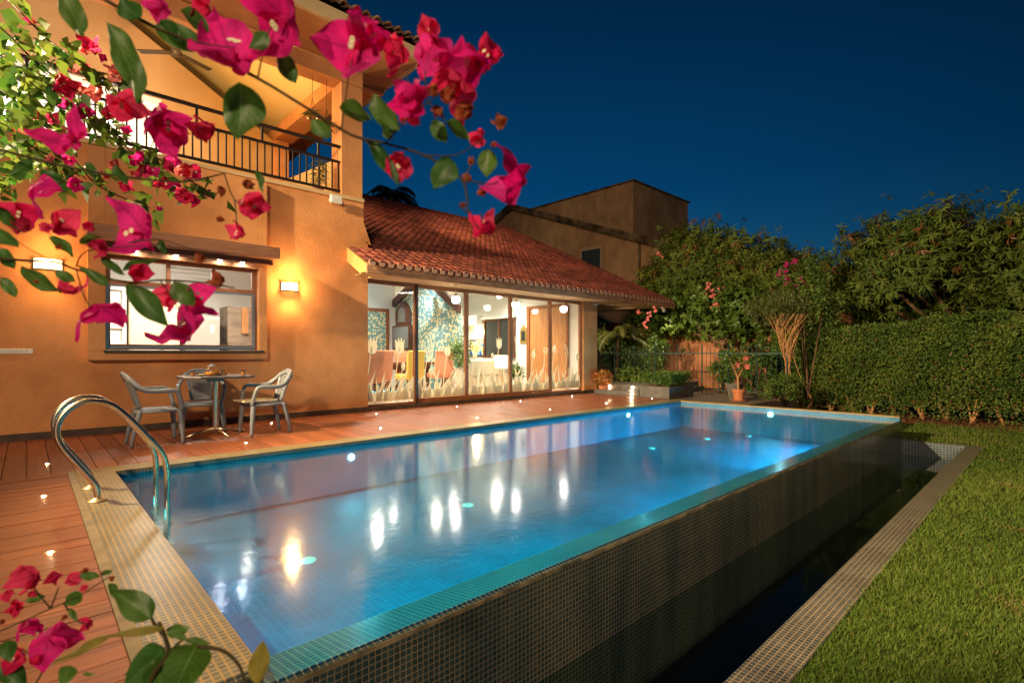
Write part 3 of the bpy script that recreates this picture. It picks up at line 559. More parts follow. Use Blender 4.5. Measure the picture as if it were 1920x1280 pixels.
g=MB(); g.prism([(10.5,.065),(13.6,.065),(13.6,2.5),(12.05,3.2),(10.5,2.2)],8.0,8.12,'YZ'); g.build('wallpapered_wall',wpm,house)
g=MB(); g.prism([(10.40,2.05),(10.40,2.25),(12.05,3.33),(12.05,3.10)],7.90,8.01,'YZ'); g.prism([(13.6,2.42),(13.6,2.62),(12.05,3.33),(12.05,3.10)],7.90,8.01,'YZ'); g.build('ceiling_beam',darkw,house)
# inner doorway and wall openings
g=MB(); g.wallx(13.56,13.60,6.4,7.78,.065,2.35,[(6.5,7.68,.065,2.25)]); d1=g.build('doorway',woodf,house); MB().box(6.5,7.68,13.575,13.598,.065,2.25).build('doorway_view',wpm,d1)
g=MB(); g.box(10.93,10.975,9.42,10.9,.065,2.36); d2=g.build('door',doorw,house); g=MB(); g.box(10.90,10.93,10.85,10.97,.065,2.44); g.box(10.90,10.93,9.35,9.42,.065,2.44); g.box(10.90,10.93,9.42,10.85,2.36,2.44); g.build('door_frame',woodf,d2); MB().lathe([(0,0),(.03,0),(.03,.03),(0,.04)],12,(10.9,10.6,1.15),M=Matrix.Rotation(R(-90),3,'Y')).build('door_handle',brass,d2)
g=MB(); g.box(10.95,10.975,11.55,12.95,.95,2.10); w2=g.build('window',darkg,house); g=MB()
for a,b in ((11.5,11.58),(12.2,12.28),(12.92,13.0)): g.box(10.92,10.95,a,b,.9,2.14)
g.box(10.92,10.95,11.58,12.92,2.08,2.14); g.box(10.92,10.95,11.58,12.92,.9,.97); g.build('frame',darkw,w2); MB().box(10.85,10.93,11.45,13.05,2.15,2.21).build('blind',white,w2)
# balcony
g=MB(); g.box(-6,4.4,WY-.03,14.0,3.742,3.80); g.build('balcony_slab',cream,house)
MB().box(3.985,4.385,WY,WY+.40,3.80,5.78).build('balcony_column',orange,house,bevel=.01); MB().box(3.985,4.30,11.9,12.25,3.80,5.78).build('balcony_column',orange,house,bevel=.01)
g=MB(); g.box(-6,4.39,WY,WY+.35,5.785,6.05); g.box(4.0,4.39,WY+.35,14.0,5.785,6.05); g.build('balcony_beam',orange,house,bevel=.006)
g=MB(); g.prism([(WY+.42,3.80),(11.85,3.80),(11.85,4.9),(WY+.42,4.62)],4.18,4.36,'YZ'); g.build('side_parapet',cream,house)
g=MB(); g.prism([(-6,3.80),(3.98,3.80),(3.98,5.78),(.0,8.1),(-6,5.0)],12.0,12.2,'XZ'); g.build('back_wall',noisy(mat('ochre_wall',rough=.85,spec=.1),(.42,.25,.11),(.48,.30,.14),1.5,5,.15,30),house)
g=MB(); g.add([(4.39,WY,6.05),(4.39,14,6.05),(0,14,8.6),(0,11.5,8.6),(-6,WY,6.05),(-6,14,6.05)],[(0,1,2,3),(0,3,4),(4,3,2,5)]); g.build('balcony_ceiling',ceilm,house)
# overhanging upper roof
g=MB(); g.box(-6,5.15,7.72,7.80,6.20,6.40); g.box(5.07,5.15,7.80,14.2,6.20,6.40); g.build('roof_fascia',cream,house)
g=MB(); g.quad((-6,7.8,6.21),(5.07,7.8,6.21),(4.39,8.57,6.055),(-6,8.57,6.055)); g.quad((5.07,7.8,6.21),(5.07,14.2,6.21),(4.39,14.2,6.055),(4.39,8.57,6.055)); g.build('roof_soffit',orange,house)
for i in range(5): y=9.0+i*.95; MB().box(4.41,5.06,y,y+.12,6.06,6.17).build('roof_rafter',orange,house)
V,Fa,rv=tiles(-2,5.2,(7.62,6.42),(11.6,8.5),14,.19,.055); bulk('upper_roof',V,Fa,rv,noisy(mat('mossy_clay',rough=.9),(.10,.05,.03),(.28,.14,.07),6,6),house)
g=MB(); g.add([(5.2,7.62,6.43),(5.2,14.2,6.43),(0,14.2,8.62),(0,11.6,8.62)],[(0,1,2,3)]); g.build('roof_slope',rooft,house)
# railing (parts of the house): rails as sub-parts, balusters
rl=MB().tube([(-3,WY+.05,4.64),(4.0,WY+.05,4.64)],.030,8,rx=1.2).build('railing',railm,house)
MB().box(-3,4.0,WY+.035,WY+.065,4.355,4.395).build('mid_rail',railm,rl); MB().box(-3,4.0,WY+.035,WY+.065,3.85,3.89).build('bottom_rail',railm,rl)
for i in range(46):
    x=-1.0+i*.11; MB().box(x-.010,x+.010,WY+.040,WY+.060,3.89,4.36).build('baluster',railm,rl)
for x in (-.9,.0,.9,1.8,2.7,3.6): MB().box(x-.016,x+.016,WY+.034,WY+.066,4.396,4.63).build('railing_post',railm,rl)
# bright balcony door
g=MB(); g.wallx(11.93,11.995,-1.6,1.9,3.80,5.95,[(-1.5,-.05,3.85,5.85),(.05,.9,3.85,5.85),(1.0,1.8,3.85,5.85)]); bd=g.build('balcony_door',whitew,house); MB().box(-1.5,1.8,11.96,11.97,3.85,5.85).build('curtain',mat('white_curtain',(.8,.82,.85),.7),bd)
# ---------------------------------------------------------------- wall fittings
def sconce(x,z,lab):
    t=thing('wall_lamp',lab,'wall lamp',(x,WY,z),'lit lamps on the orange wall')
    MB().box(x-.14,x+.14,WY-.012,WY-.001,z-.07,z+.07).build('back_plate',black,t)
    V=[]; g=MB(); n=10
    for i in range(n): 
        a0=-1+2*i/n; a1=-1+2*(i+1)/n; f=lambda a: WY-.02-.09*math.sqrt(max(0,1-a*a))
        g.quad((x+a0*.13,f(a0),z-.06),(x+a1*.13,f(a1),z-.06),(x+a1*.13,f(a1),z+.06),(x+a0*.13,f(a0),z+.06))
    g.build('glass_shade',sconm,t)
    g=MB(); g.tube([(x+math.cos(q)*.135,WY-.02-.095*math.sin(q),z+.063) for q in [i*math.pi/10 for i in range(11)]],.004,6); g.tube([(x+math.cos(q)*.135,WY-.02-.095*math.sin(q),z-.063) for q in [i*math.pi/10 for i in range(11)]],.004,6)
    for q in (-.04,-.02,0,.02,.04): g.box(x+q-.002,x+q+.002,WY-.122,WY-.116,z-.05,z-.01)
    g.build('metal_trim',black,t)
sconce(.19,2.14,'lit wall lamp with glowing shade left of the window, behind the flowers'); sconce(3.10,2.12,'lit wall lamp with glowing shade right of the window')
t=thing('switch_panel','white outdoor switch panel on the orange wall at far left','switch panel',(-.1,WY,1.07)); MB().box(-.35,.055,WY-.012,WY-.001,1.045,1.105).build('plate',white,t,bevel=.003)
g=MB(); 
for i in range(8): g.box(-.30+i*.04,-.27+i*.04,WY-.015,WY-.0121,1.06,1.09)
g.build('switch_key',mat('switch_key',(.6,.56,.5),.4),t)
t=thing('floodlight','small white square floodlight fixed below the balcony column','floodlight',(3.85,8.5,3.65)); MB().box(3.74,3.94,8.44,8.49,3.60,3.73).build('housing',white,t,bevel=.005)
g=MB()
for i in range(6):
    for j in range(4): g.box(3.752+i*.031,3.775+i*.031,8.434,8.439,3.612+j*.029,3.634+j*.029)
g.build('led_panel',mat('led_unlit',(.85,.84,.8),.3),t); MB().tube(smooth([(3.8,8.52,3.60),(3.84,8.50,3.56),(3.9,8.54,3.60)]),.004,6).build('cable',black,t); MB().box(3.76,3.92,8.49,8.568,3.655,3.675).build('bracket',white,t)
t=thing('security_camera','small white security camera under the eave by the column','security camera',(11.0,8.45,2.36)); MB().tube([(11.0,8.56,2.37),(10.98,8.46,2.36)],.02,10).build('mount',white,t); MB().tube([(11.02,8.50,2.36),(10.93,8.38,2.34)],.036,14).build('body',white,t,smooth=False); MB().tube([(10.93,8.38,2.34),(10.925,8.373,2.339)],.02,12).build('lens',black,t)
t=thing('eave_spotlight','small pale spotlight hanging under the far corner of the tiled eave','spotlight',(13.6,8.0,2.38)); MB().box(13.56,13.64,7.97,8.03,2.37,2.41).build('bracket',white,t); MB().tube([(13.6,8.0,2.37),(13.52,7.93,2.29)],[.035,.05],14).build('housing',white,t)
# pendants
proto=None
for x,y,zt,lab,gr in ((6.18,8.2,2.40,'lit glass pendant hanging from the eave above the second glass pane','eave'),(7.82,8.2,2.40,'lit glass pendant hanging from the eave, middle of the three outside','eave'),(9.41,8.2,2.40,'lit glass pendant hanging from the eave nearest the column','eave'),(6.55,11.2,3.08,'lit pendant inside hanging before the wallpapered wall','in'),(8.35,11.2,3.1,'lit pendant inside the room beside the air conditioner','in'),(9.3,10.4,2.9,'lit pendant inside the room in front of the white wall by the door','in')):
    if proto is None:
        proto=thing('pendant_lamp',lab,'pendant lamp',(0,0,0),'lit pendants',local=True)
        MB().lathe([(.0,0),(.045,0),(.045,-.02),(.0,-.02)],14).build('ceiling_rose',brass,proto)
        MB().tube([(0,0,-.02),(0,0,-.19)],.006,6).build('rod',brass,proto)
        MB().lathe([(.012,-.17),(.03,-.20),(.045,-.225),(.085,-.245),(.085,-.255),(0,-.255)],18).build('cap',brass,proto)
        MB().lathe([(.082,-.255),(.098,-.27),(.098,-.33),(.088,-.37),(.05,-.395),(0,-.40)],20).build('globe',bulb,proto,smooth=True); o=proto
    else: o=copy_tree(proto)
    o.location=(x,y,zt); o.scale=(.82,.82,.92); o['label']=lab; o['group']='lit pendants under the eave' if gr=='eave' else 'lit pendants inside the room'
for i,(x,z) in enumerate(((-.19,3.95),(.80,4.17))):
    t=thing('spot_lamp','lit white spot lamp on the balcony floor, '+('at the left edge of the photo','behind the vine flowers'),'spot lamp',(x,8.8,z)) if False else thing('spot_lamp','bright white spot lamp behind the balcony railing, '+('at the far left edge','behind the trailing vine'),'spot lamp',(x,8.8,z),'white lamps on the balcony') if False else thing('spot_lamp',('bright white spot lamp behind the balcony railing at the far left edge','bright white spot lamp behind the balcony railing and trailing vine')[i],'spot lamp',(x,8.85,z),'white lamps on the balcony')
    MB().lathe([(0,-.03),(.035,-.03),(.035,.03),(0,.03)],14,(x,8.85,z),M=Matrix.Rotation(R(90),3,'X')).build('lens',spotm,t); MB().tube([(x,8.88,z),(x,8.95,z)],.045,14).build('housing',black,t); MB().tube([(x,8.93,z-.02),(x,8.95,3.80)],.01,8).build('stand',black,t)
# ceiling fan on the balcony ; hanging planters
t=thing('ceiling_fan','brown ceiling fan hanging under the yellow balcony ceiling','ceiling fan',(1.9,10.6,6.2)); MB().tube([(1.9,10.6,6.35),(1.9,10.6,7.3)],.012,8).build('rod',railm,t); MB().lathe([(0,.05),(.07,.04),(.1,0),(.07,-.05),(0,-.06)],18,(1.9,10.6,6.3)).build('motor',railm,t)
for q in (20,140,260):
    M=Matrix.Translation((1.9,10.6,6.3))@Matrix.Rotation(R(q),4,'Z'); MB().box(.1,.62,-.06,.06,-.006,.006,M).build('blade',railm,t)
for i,(px,y,zb,lab) in enumerate(((3.55,8.75,5.05,'spiky plant in a hanging glass bowl, left one under the roof beam'),(3.80,8.75,4.95,'glass bowl planter hanging from the roof beam nearest the column'))):
    t=thing('hanging_planter',lab,'hanging planter',(px,y,zb),'planters hanging under the upper beam')
    g=MB()
    for q in (0,2.1,4.2): g.tube([(px,y,5.78),(px,y,zb+.35),(px+.07*math.cos(q),y+.07*math.sin(q),zb+.06)],.004,5)
    g.tube([(px,y,zb-.06),(px,y,zb-.22)],.004,5); g.build('hanging_cord',stemm,t); MB().lathe([(.03,-.07),(.07,-.04),(.085,.01),(.06,.06),(.05,.07)],18,(px,y,zb)).build('glass_bowl',cupg,t,smooth=True)
    n=50; p=np.tile([px,y,zb+.05],(n,1)); d=rdir(n); d[:,2]=np.abs(d[:,2])*.6; V,Fa=leaves(p,d,np.tile([0,0,1.],(n,1)),nr.uniform(.12,.24,n),np.full(n,.012),.5); bulk('foliage',V,Fa,np.repeat(nr.random(n),5),lf_bright,t)
t=thing('palm_plant','spiky green potted plant behind the railing by the balcony column','potted plant',(3.72,8.9,3.8)); MB().lathe([(.07,0),(.09,.16),(.08,.16)],16,(3.72,8.9,3.80)).build('pot',terra,t); MB().tube([(3.72,8.9,3.9),(3.72,8.9,4.35)],.012,6).build('stem',stemm,t)
n=120; p=np.stack([np.full(n,3.72),np.full(n,8.9),nr.uniform(4.0,4.4,n)],1); d=rdir(n); d[:,2]=np.abs(d[:,2])*.4; V,Fa=leaves(p,d,np.tile([0,0,1.],(n,1)),nr.uniform(.1,.22,n),np.full(n,.018),.5); bulk('foliage',V,Fa,np.repeat(nr.random(n),5),lf_bright,t)
# ---------------------------------------------------------------- cafe set
def make_chair():
    t=thing('plastic_armchair','','armchair',(0,0,0),'grey plastic armchairs round the cafe table',local=True)
    g=MB(); nu,nv=10,10; V=[]
    for z_off in (0,-.022):
        for i in range(nu+1):
            for j in range(nv+1):
                u=i/nu; v=j/nv*2-1; x=-.20+.43*u; wd=.205+.02*u; z=.42-.018*math.cos(v*1.5)*math.sin(math.pi*min(1,u*1.1))-.03*max(0,u-.85)/.15+z_off
                V.append((x,v*wd,z))
    k=(nu+1)*(nv+1); Fc=[]
    for l in (0,k):
        for i in range(nu):
            for j in range(nv): a=l+i*(nv+1)+j; Fc.append((a,a+1,a+nv+2,a+nv+1))
    bd=[(i,0) for i in range(nu+1)]+[(nu,j) for j in range(1,nv+1)]+[(i,nv) for i in range(nu-1,-1,-1)]+[(0,j) for j in range(nv-1,0,-1)]
    for q in range(len(bd)):
        a=bd[q][0]*(nv+1)+bd[q][1]; b=bd[(q+1)%len(bd)][0]*(nv+1)+bd[(q+1)%len(bd)][1]; Fc.append((a,b,b+k,a+k))
    g.add(V,Fc); g.build('seat',plastic,t,smooth=True)
    g=MB(); g.tube([(.20,-.21,.395),(.20,.21,.395)],.014,8,rx=2); g.tube([(-.19,-.19,.395),(-.19,.19,.395)],.014,8,rx=2); g.tube([(-.19,.2,.395),(.2,.22,.395)],.014,8); g.tube([(-.19,-.2,.395),(.2,-.22,.395)],.014,8); g.build('seat_apron',plastic,t,smooth=True)
    for s in (-1,1):
        MB().tube(smooth([(.215,s*.215,.41),(.228,s*.235,.3),(.24,s*.25,.15),(.25,s*.26,0)],3),[.030]*4+[.027]*3+[.022]*3,8,rx=1.1).build('leg',plastic,t,smooth=True)
        MB().tube(smooth([(-.17,s*.19,.41),(-.20,s*.20,.3),(-.235,s*.21,.15),(-.26,s*.215,0)],3),[.028]*4+[.025]*3+[.02]*3,8,rx=1.1).build('leg',plastic,t,smooth=True)
        MB().tube(smooth([(.235,s*.225,.40),(.215,s*.255,.52),(.185,s*.27,.615),(.13,s*.275,.64),(0,s*.275,.635),(-.13,s*.265,.65),(-.22,s*.23,.72),(-.285,s*.16,.80),(-.315,s*.08,.835),(-.32,0,.845)],4),[.020]*12+[.024]*16+[.019]*9,8,rx=1.3).build('armrest',plastic,t,smooth=True)
    def bk(u,v):  # back surface
        hw=.13+.08*u**1.3; z=.43+.40*u-(.05*(v*v)*u**3)*1.6; x=-.185-.125*u+.05*v*v*(.5+u*.4)
        return Vector((x,v*hw,z))
    g=MB(); n1,n2=10,10; V=[bk(i/n1*.93+.04,(j/n2*2-1)*.80) for i in range(n1+1) for j in range(n2+1)]
    g.add(V,[(i*(n2+1)+j,i*(n2+1)+j+1,(i+1)*(n2+1)+j+1,(i+1)*(n2+1)+j) for i in range(n1) for j in range(n2)])
    bb=g.build('backrest',holem,t,smooth=True); so=bb.modifiers.new('thick','SOLIDIFY'); so.thickness=.006
    g=MB()
    for s in (-1,1): g.tube([bk(i/8,s*.88) for i in range(9)],.014,8,rx=1.8)
    g.tube([bk(.03,-.9+.18*i) for i in range(11)],.016,8); g.tube([bk(.96,-.9+.18*i) for i in range(11)],.016,8,rx=1.5); g.build('back_frame',plastic,t,smooth=True)
    return t
c0=make_chair(); 
for i,(x,y,rz,l) in enumerate(((1.09,7.25,0,'grey plastic armchair at the left of the cafe table, facing right'),(1.70,7.86,-100,'grey plastic armchair behind the cafe table with its back to the wall'),(2.29,7.19,180,'grey plastic armchair at the right of the cafe table with a tray on its seat'))):
    o=c0 if i==0 else copy_tree(c0); o.location=(x,y,.002); o.rotation_euler=(0,0,R(rz)); o['label']=l; o.scale=(.96,.96,.97)
tx,ty=1.76,7.42
t=thing('cafe_table','brown topped cafe table on a steel pedestal with four splayed feet','table',(tx,ty,0))
a,b=.40,.25; MB().prism([(tx-a,ty-b),(tx-b,ty-a),(tx+b,ty-a),(tx+a,ty-b),(tx+a,ty+b),(tx+b,ty+a),(tx-b,ty+a),(tx-a,ty+b)],.735,.765).build('table_top',tabm,t,bevel=.006)
MB().tube([(tx,ty,.06),(tx,ty,.70)],.032,16).build('pedestal',steel,t,smooth=False); MB().box(tx-.09,tx+.09,ty-.05,ty+.05,.695,.734).build('top_bracket',black,t)
for q in (10,100,190,280):
    c,s=math.cos(R(q)),math.sin(R(q)); MB().tube([(tx+.02*c,ty+.02*s,.085),(tx+.2*c,ty+.2*s,.05),(tx+.36*c,ty+.36*s,.016)],[.026,.022,.016],10,rx=.7).build('foot',steel,t,smooth=True)
def tumbler(px_,x,y,lab,fill=.6):
    t=thing('tumbler',lab,'glass',(x,y,.766),'glasses of amber drink on the cafe table'); MB().lathe([(.028,0),(.032,.07),(.0305,.07),(.0265,.006),(0,.006)],18,(x,y,.766)).build('glass',cupg,t); MB().lathe([(0,.008),(.026,.008),(.026+.004*fill,.008+.06*fill),(0,.008+.06*fill)],18,(x,y,.766)).build('drink',liquid,t)
tumbler(0,1.50,7.36,'glass of amber drink at the left edge of the cafe table'); tumbler(0,1.83,7.30,'glass of amber drink right of the teapot on the cafe table'); tumbler(0,2.02,7.16,'glass of amber drink at the right edge of the cafe table')
t=thing('glass_teapot','round glass teapot of orange tea standing on the cafe table','teapot',(1.70,7.34,.766)); q=(1.70,7.34,.766)
MB().lathe([(.05,0),(.075,.02),(.08,.05),(.068,.08),(.045,.10),(.045,.118)],22,q).build('body',cupg,t,smooth=True); MB().lathe([(0,.003),(.05,.003),(.073,.02),(.077,.05),(0,.052)],22,q).build('tea',liquid,t); MB().lathe([(0,.118),(.052,.118),(.052,.128),(.02,.133),(.02,.145),(0,.147)],20,q).build('lid',silver,t)
MB().tube(smooth([(1.765,7.30,.86),(1.80,7.28,.85),(1.80,7.28,.80),(1.77,7.30,.785)]),.006,7).build('handle',black,t)
for x,y,l in ((1.60,7.40,'small saucer with biscuits left of the glass teapot'),(1.80,7.42,'small dark saucer behind the glass teapot')):
    t=thing('saucer',l,'saucer',(x,y,.766),'saucers beside the teapot'); MB().lathe([(0,0),(.035,0),(.058,.010),(.056,.013),(0,.004)],20,(x,y,.766)).build('dish',darkw,t); MB().box(x-.03,x+.03,y-.02,y+.02,.775,.79).build('biscuit',liquid if False else tray,t,bevel=.004)
M=Matrix.Translation((2.16,7.16,.43))@Matrix.Rotation(R(8),4,'Z'); g=MB(); g.box(-.2,.2,-.15,.15,0,.006,M)
for bx in ((-.21,-.195,-.16,.16),(.195,.21,-.16,.16),(-.195,.195,-.16,-.145),(-.195,.195,.145,.16)): g.box(*bx,.004,.022,M)
tag(g.build('serving_tray',tray,origin=(2.16,7.16,.43)),'flat cream serving tray lying on the seat of the right armchair','tray')
# ---------------------------------------------------------------- room contents
def dchair(m,):
    t=thing('dining_chair','','dining chair',(0,0,0),local=True)
    MB().box(-.24,.24,-.24,.24,.38,.50).build('seat',m,t,bevel=.03)
    V=[];n=10;g=MB(); pr=[(-.20,.50),(-.22,.7),(-.24,.9),(-.27,1.0),(-.31,1.05),(-.33,1.03),(-.31,1.0),(-.29,.9),(-.28,.7),(-.26,.45)]
    g.prism([(a,b) for a,b in pr],-.24,.24,'XZ'); g.build('backrest',m,t,bevel=.012)
    for a in (-.22,.22):
        for b in (-.2,.2): MB().tube([(a,b,.38),(a*1.1,b,.0)],[.025,.016],8).build('leg',darkw,t)
    return t
pr={}
for i,(x,y,rz,m,l) in enumerate(((4.98,9.62,100,'o','orange dining chair nearest the left glass edge'),(5.50,10.15,100,'o','second orange dining chair beside the table, behind the first pane'),(5.80,10.9,-70,'y','yellow dining chair at the far side of the table'),(6.45,10.35,95,'y','yellow dining chair standing behind the door post'),(7.45,10.55,80,'o','orange dining chair at the right end of the table'),(7.05,11.3,-80,'o','orange dining chair behind the right end of the table'))):
    if m not in pr: pr[m]=dchair(orangef if m=='o' else yellowf); o=pr[m]
    else: o=copy_tree(pr[m])
    o.location=(x,y,.066); o.rotation_euler=(0,0,R(rz)); o['label']=l; o['group']='dining chairs round the long table'; o['category']='dining chair'
t=thing('dining_table','long dark wood dining table between orange and yellow chairs','dining table',(6.4,11.0,.066)); MB().box(5.2,7.5,10.75,11.45,.77,.83).build('table_top',darkw,t,bevel=.006); MB().box(5.35,7.35,10.82,11.38,.66,.768).build('apron',darkw,t)
for a in (5.4,7.3):
    for b in (10.87,11.33): MB().tube([(a,b,.66),(a,b,.07)],[.045,.03],8).build('leg',darkw,t)
t=thing('fruit_bowl','metal bowl standing on the dining table','bowl',(5.75,11.0,.83)); MB().lathe([(.06,0),(.15,.05),(.17,.11),(.15,.12),(0,.08)],18,(5.75,11.0,.832)).build('bowl',silver,t)
t=thing('mirror_cabinet','carved dark wood mirror cabinet hanging on the floral wallpaper','cabinet',(7.95,12.9,1.1)); MB().box(7.82,7.995,12.55,13.45,1.15,1.85).build('case',darkw,t); MB().box(7.815,7.819,12.6,13.4,1.2,1.8).build('mirror',silver,t); MB().prism([(12.7,1.86),(13.3,1.86),(13.35,2.2),(13.2,2.42),(13.0,2.55),(12.8,2.42),(12.65,2.2)],7.86,7.995,'YZ').build('crest',darkw,t); MB().prism([(12.82,1.95),(13.18,1.95),(13.18,2.3),(13.0,2.38),(12.82,2.3)],7.85,7.859,'YZ').build('crest_mirror',silver,t)
def sofa(x,y,rz,w,lab,pil=True):
    t=thing('sofa',lab,'sofa',(x,y,.066)); M=Matrix.Translation((x,y,.066))@Matrix.Rotation(R(rz),4,'Z')
    MB().box(-w/2,w/2,-.4,.4,.12,.42,M).build('seat',sofaf,t,bevel=.03); MB().box(-w/2,w/2,.28,.45,.42,.82,M).build('backrest',sofaf,t,bevel=.04)
    for s in (-1,1): MB().box(s*w/2-.09,s*w/2+.09,-.4,.45,.12,.62,M).build('armrest',sofaf,t,bevel=.03)
    for a in (-w/2+.05,w/2-.05):
        for b in (-.35,.38): p=M@Vector((a,b,.12)); MB().tube([p,(p.x,p.y,.068)],.02,6).build('leg',darkw,t)
sofa(8.55,10.5,180,1.5,'cream sofa with its back to the glass, behind the middle panes'); sofa(10.45,12.3,-90,1.5,'cream sofa below the dark framed window')
t=thing('cushion','beige cushion resting on the sofa below the window','cushion',(10.3,12.1,.55)); MB().lathe([(0,-.05),(.12,-.04),(.2,0),(.12,.04),(0,.05)],14,(10.3,12.1,.66),M=Matrix.Rotation(R(60),3,'Y')).build('cushion_body',mat('beige_cushion',(.45,.28,.15),.9),t)
t=thing('table_lamp','glowing cream drum table lamp behind the sofa','table lamp',(8.9,10.0,.066)); MB().lathe([(.15,.60),(.17,.62),(.19,.92),(.18,.93)],20,(8.75,9.7,.066)).build('lamp_shade',shade,t); MB().tube([(8.75,9.7,.07),(8.75,9.7,.66)],.03,10).build('stem',brass,t)
t=thing('air_conditioner','white split air conditioner high on the white wall','air conditioner',(10.9,13.6,2.1)); MB().box(10.72,10.979,13.1,14.1,1.98,2.30).build('case',white,t,bevel=.02); MB().box(10.74,10.95,13.15,14.05,1.972,1.979).build('outlet',darkg,t)
t=thing('wall_light','glowing yellow wall light below the air conditioner','wall light',(10.9,13.35,1.7)); MB().lathe([(0,-.09),(.06,-.07),(.09,.0),(.06,.07),(0,.09)],16,(10.88,13.35,1.70)).build('globe',wallglow,t,smooth=True)
t=thing('painting','framed blue and ochre abstract painting on the white wall','painting',(10.95,13.3,1.2)); MB().box(10.94,10.978,12.98,13.72,.95,1.50).build('frame',black,t); MB().box(10.935,10.9395,13.02,13.68,.99,1.46).build('canvas',paintm,t)
t=thing('wall_mirror','small ornate brass framed wall mirror left of the wooden door','mirror',(10.95,11.15,1.6)); MB().prism([(11.02,1.35),(11.3,1.35),(11.3,1.75),(11.26,1.82),(11.22,1.84),(11.16,1.93),(11.10,1.84),(11.06,1.82),(11.02,1.75)],10.95,10.978,'YZ').build('frame',mat('brass_mirror',(.55,.38,.12),.35,.7),t); MB().box(10.945,10.9495,11.08,11.24,1.42,1.72).build('mirror_glass',darkg,t)
def bush(t,c,r,n,m,L,W,droop=.2,updir=.2,name='foliage'):
    p=unit(nr.normal(size=(n,3)))*(nr.random((n,1))**.4)*np.array(r)+np.array(c); d=rdir(n)+np.array([0,0,updir]); V,Fa=leaves(p,d,rdir(n)+np.array([0,0,1.2]),nr.uniform(L*.6,L,n),nr.uniform(W*.6,W,n),droop); return bulk(name,V,Fa,np.repeat(nr.random(n),5),m,t)
for x,y,l,h in ((10.6,14.0,'leafy potted plant below the painting at the back of the room',1.15),(7.75,10.15,'tall arching potted plant at the end of the wallpapered wall',1.35),(10.3,10.9,'small potted plant on the floor left of the wooden door',.62)):
    t=thing('indoor_plant',l,'potted plant',(x,y,.066),'potted plants in the room'); MB().lathe([(.09,0),(.13,.22),(.11,.22)],16,(x,y,.068)).build('pot',white,t); MB().tube([(x,y,.2),(x,y,h*.6)],.012,6).build('stem',stemm,t); bush(t,(x,y,h*.8),(.3,.3,h*.3),260,lf_bright,.22,.05,.5)
t=thing('ceiling_fan','white ceiling fan in the room before the wallpaper peak','ceiling fan',(7.3,11.4,2.7)); MB().tube([(7.3,11.4,2.62),(7.3,11.4,3.12)],.012,8).build('rod',brass,t); MB().lathe([(0,.04),(.09,.03),(.09,-.04),(0,-.05)],18,(7.3,11.4,2.6)).build('motor',brass,t)
for q in (15,135,255): MB().box(.08,.6,-.05,.05,-.005,.005,Matrix.Translation((7.3,11.4,2.6))@Matrix.Rotation(R(q),4,'Z')).build('blade',white,t)
# kitchen
t=thing('glass_cabinet','white glass fronted cabinet at the left inside the window','cabinet',(.95,11.6,.066)); MB().wallx(11.55,11.6,.96,1.31,1.2,2.25,[(1.02,1.25,1.27,2.18)]).build('door_frame',white,t); MB().box(.95,1.32,11.61,12.09,1.19,2.27).build('case',whitew,t)
for z in (1.5,1.85): MB().box(1.03,1.24,11.56,11.59,z,z+.015).build('shelf',white,t)
t=thing('tall_cupboard','tall cream cupboard with two doors in the kitchen','cupboard',(1.8,11.8,.066)); MB().box(1.34,2.12,11.5,12.09,.07,2.15).build('case',cabm,t); MB().box(1.35,1.84,11.47,11.498,.1,2.13).build('door',cabm,t,bevel=.004); MB().box(1.852,2.11,11.47,11.498,.1,2.13).build('door',cabm,t,bevel=.004); MB().tube([(1.82,11.45,1.05),(1.82,11.45,1.25)],.01,8).build('handle',steel,t)
t=thing('refrigerator','grey steel refrigerator in the middle of the kitchen view','refrigerator',(2.9,11.6,.066)); MB().box(2.2,2.78,11.42,12.05,.07,1.75).build('body',fridgem,t,bevel=.01); MB().box(2.2,2.78,11.395,11.418,.07,1.18).build('door',fridgem,t,bevel=.006); MB().box(2.2,2.78,11.395,11.418,1.2,1.75).build('door',fridgem,t,bevel=.006); MB().box(2.62,2.68,11.385,11.394,1.45,1.6).build('note',white,t)
t=thing('kitchen_shelf','brown shelf unit with grey curtain at the right inside the window','shelf',(3.8,11.4,.066)); MB().box(2.95,3.7,11.5,12.09,.07,2.0).build('case',noisy(mat('grey_brown_panel',rough=.7),(.16,.11,.08),(.30,.22,.15),2,3,0,1,(1,1,5)),t); MB().box(3.20,3.32,11.45,11.498,1.45,1.98).build('board',doorw,t)
# ---------------------------------------------------------------- terrace end
g=MB(); g.prism([(10.62+.5-.5*math.cos(q),7.0+.0+q*.0) for q in (0,)]+[(11.15,6.95),(10.95,6.97),(10.86,7.1),(10.86,8.4),(14,8.4),(14,6.95)],.0,.13); t=thing('garden_steps','two rounded grey stone steps with small lights beside the planter','steps',(11.4,7.4,0))
def rstep(x0,y0,y1,z0,z1):
    pts=[(14,y0)]+[(x0+.22-.22*math.sin(q),y0+.0+.22-.22*math.cos(q)) for q in [i*math.pi/12 for i in range(7)]]+[(x0,y1),(14,y1)]
    return MB().prism(pts,z0,z1)
rstep(10.72,6.93,8.3,0.0,.12).build('step',greyst,t,bevel=.006); rstep(11.2,7.1,8.52,.121,.25).build('step',greyst,t,bevel=.006)
for i,(x,y,z,l) in enumerate(((10.708,7.15,.06,'tiny lit lamp in the lowest stone step by the planter'),(11.19,7.45,.18,'tiny lit lamp in the upper stone step near the planter'),(11.19,8.15,.18,'tiny lit lamp in the upper stone step near the column'))):
    tag(MB().lathe([(0,0),(.022,0),(.02,.008),(0,.01)],14,(x,y,z),M=Matrix.Rotation(R(-90),3,'Y')).build('step_light',studm,origin=(x,y,z)),l,'step light','lights in the stone steps'); lamp('POINT',(x-.06,y,z),.6,WW,.02,name='step_lamp_light')
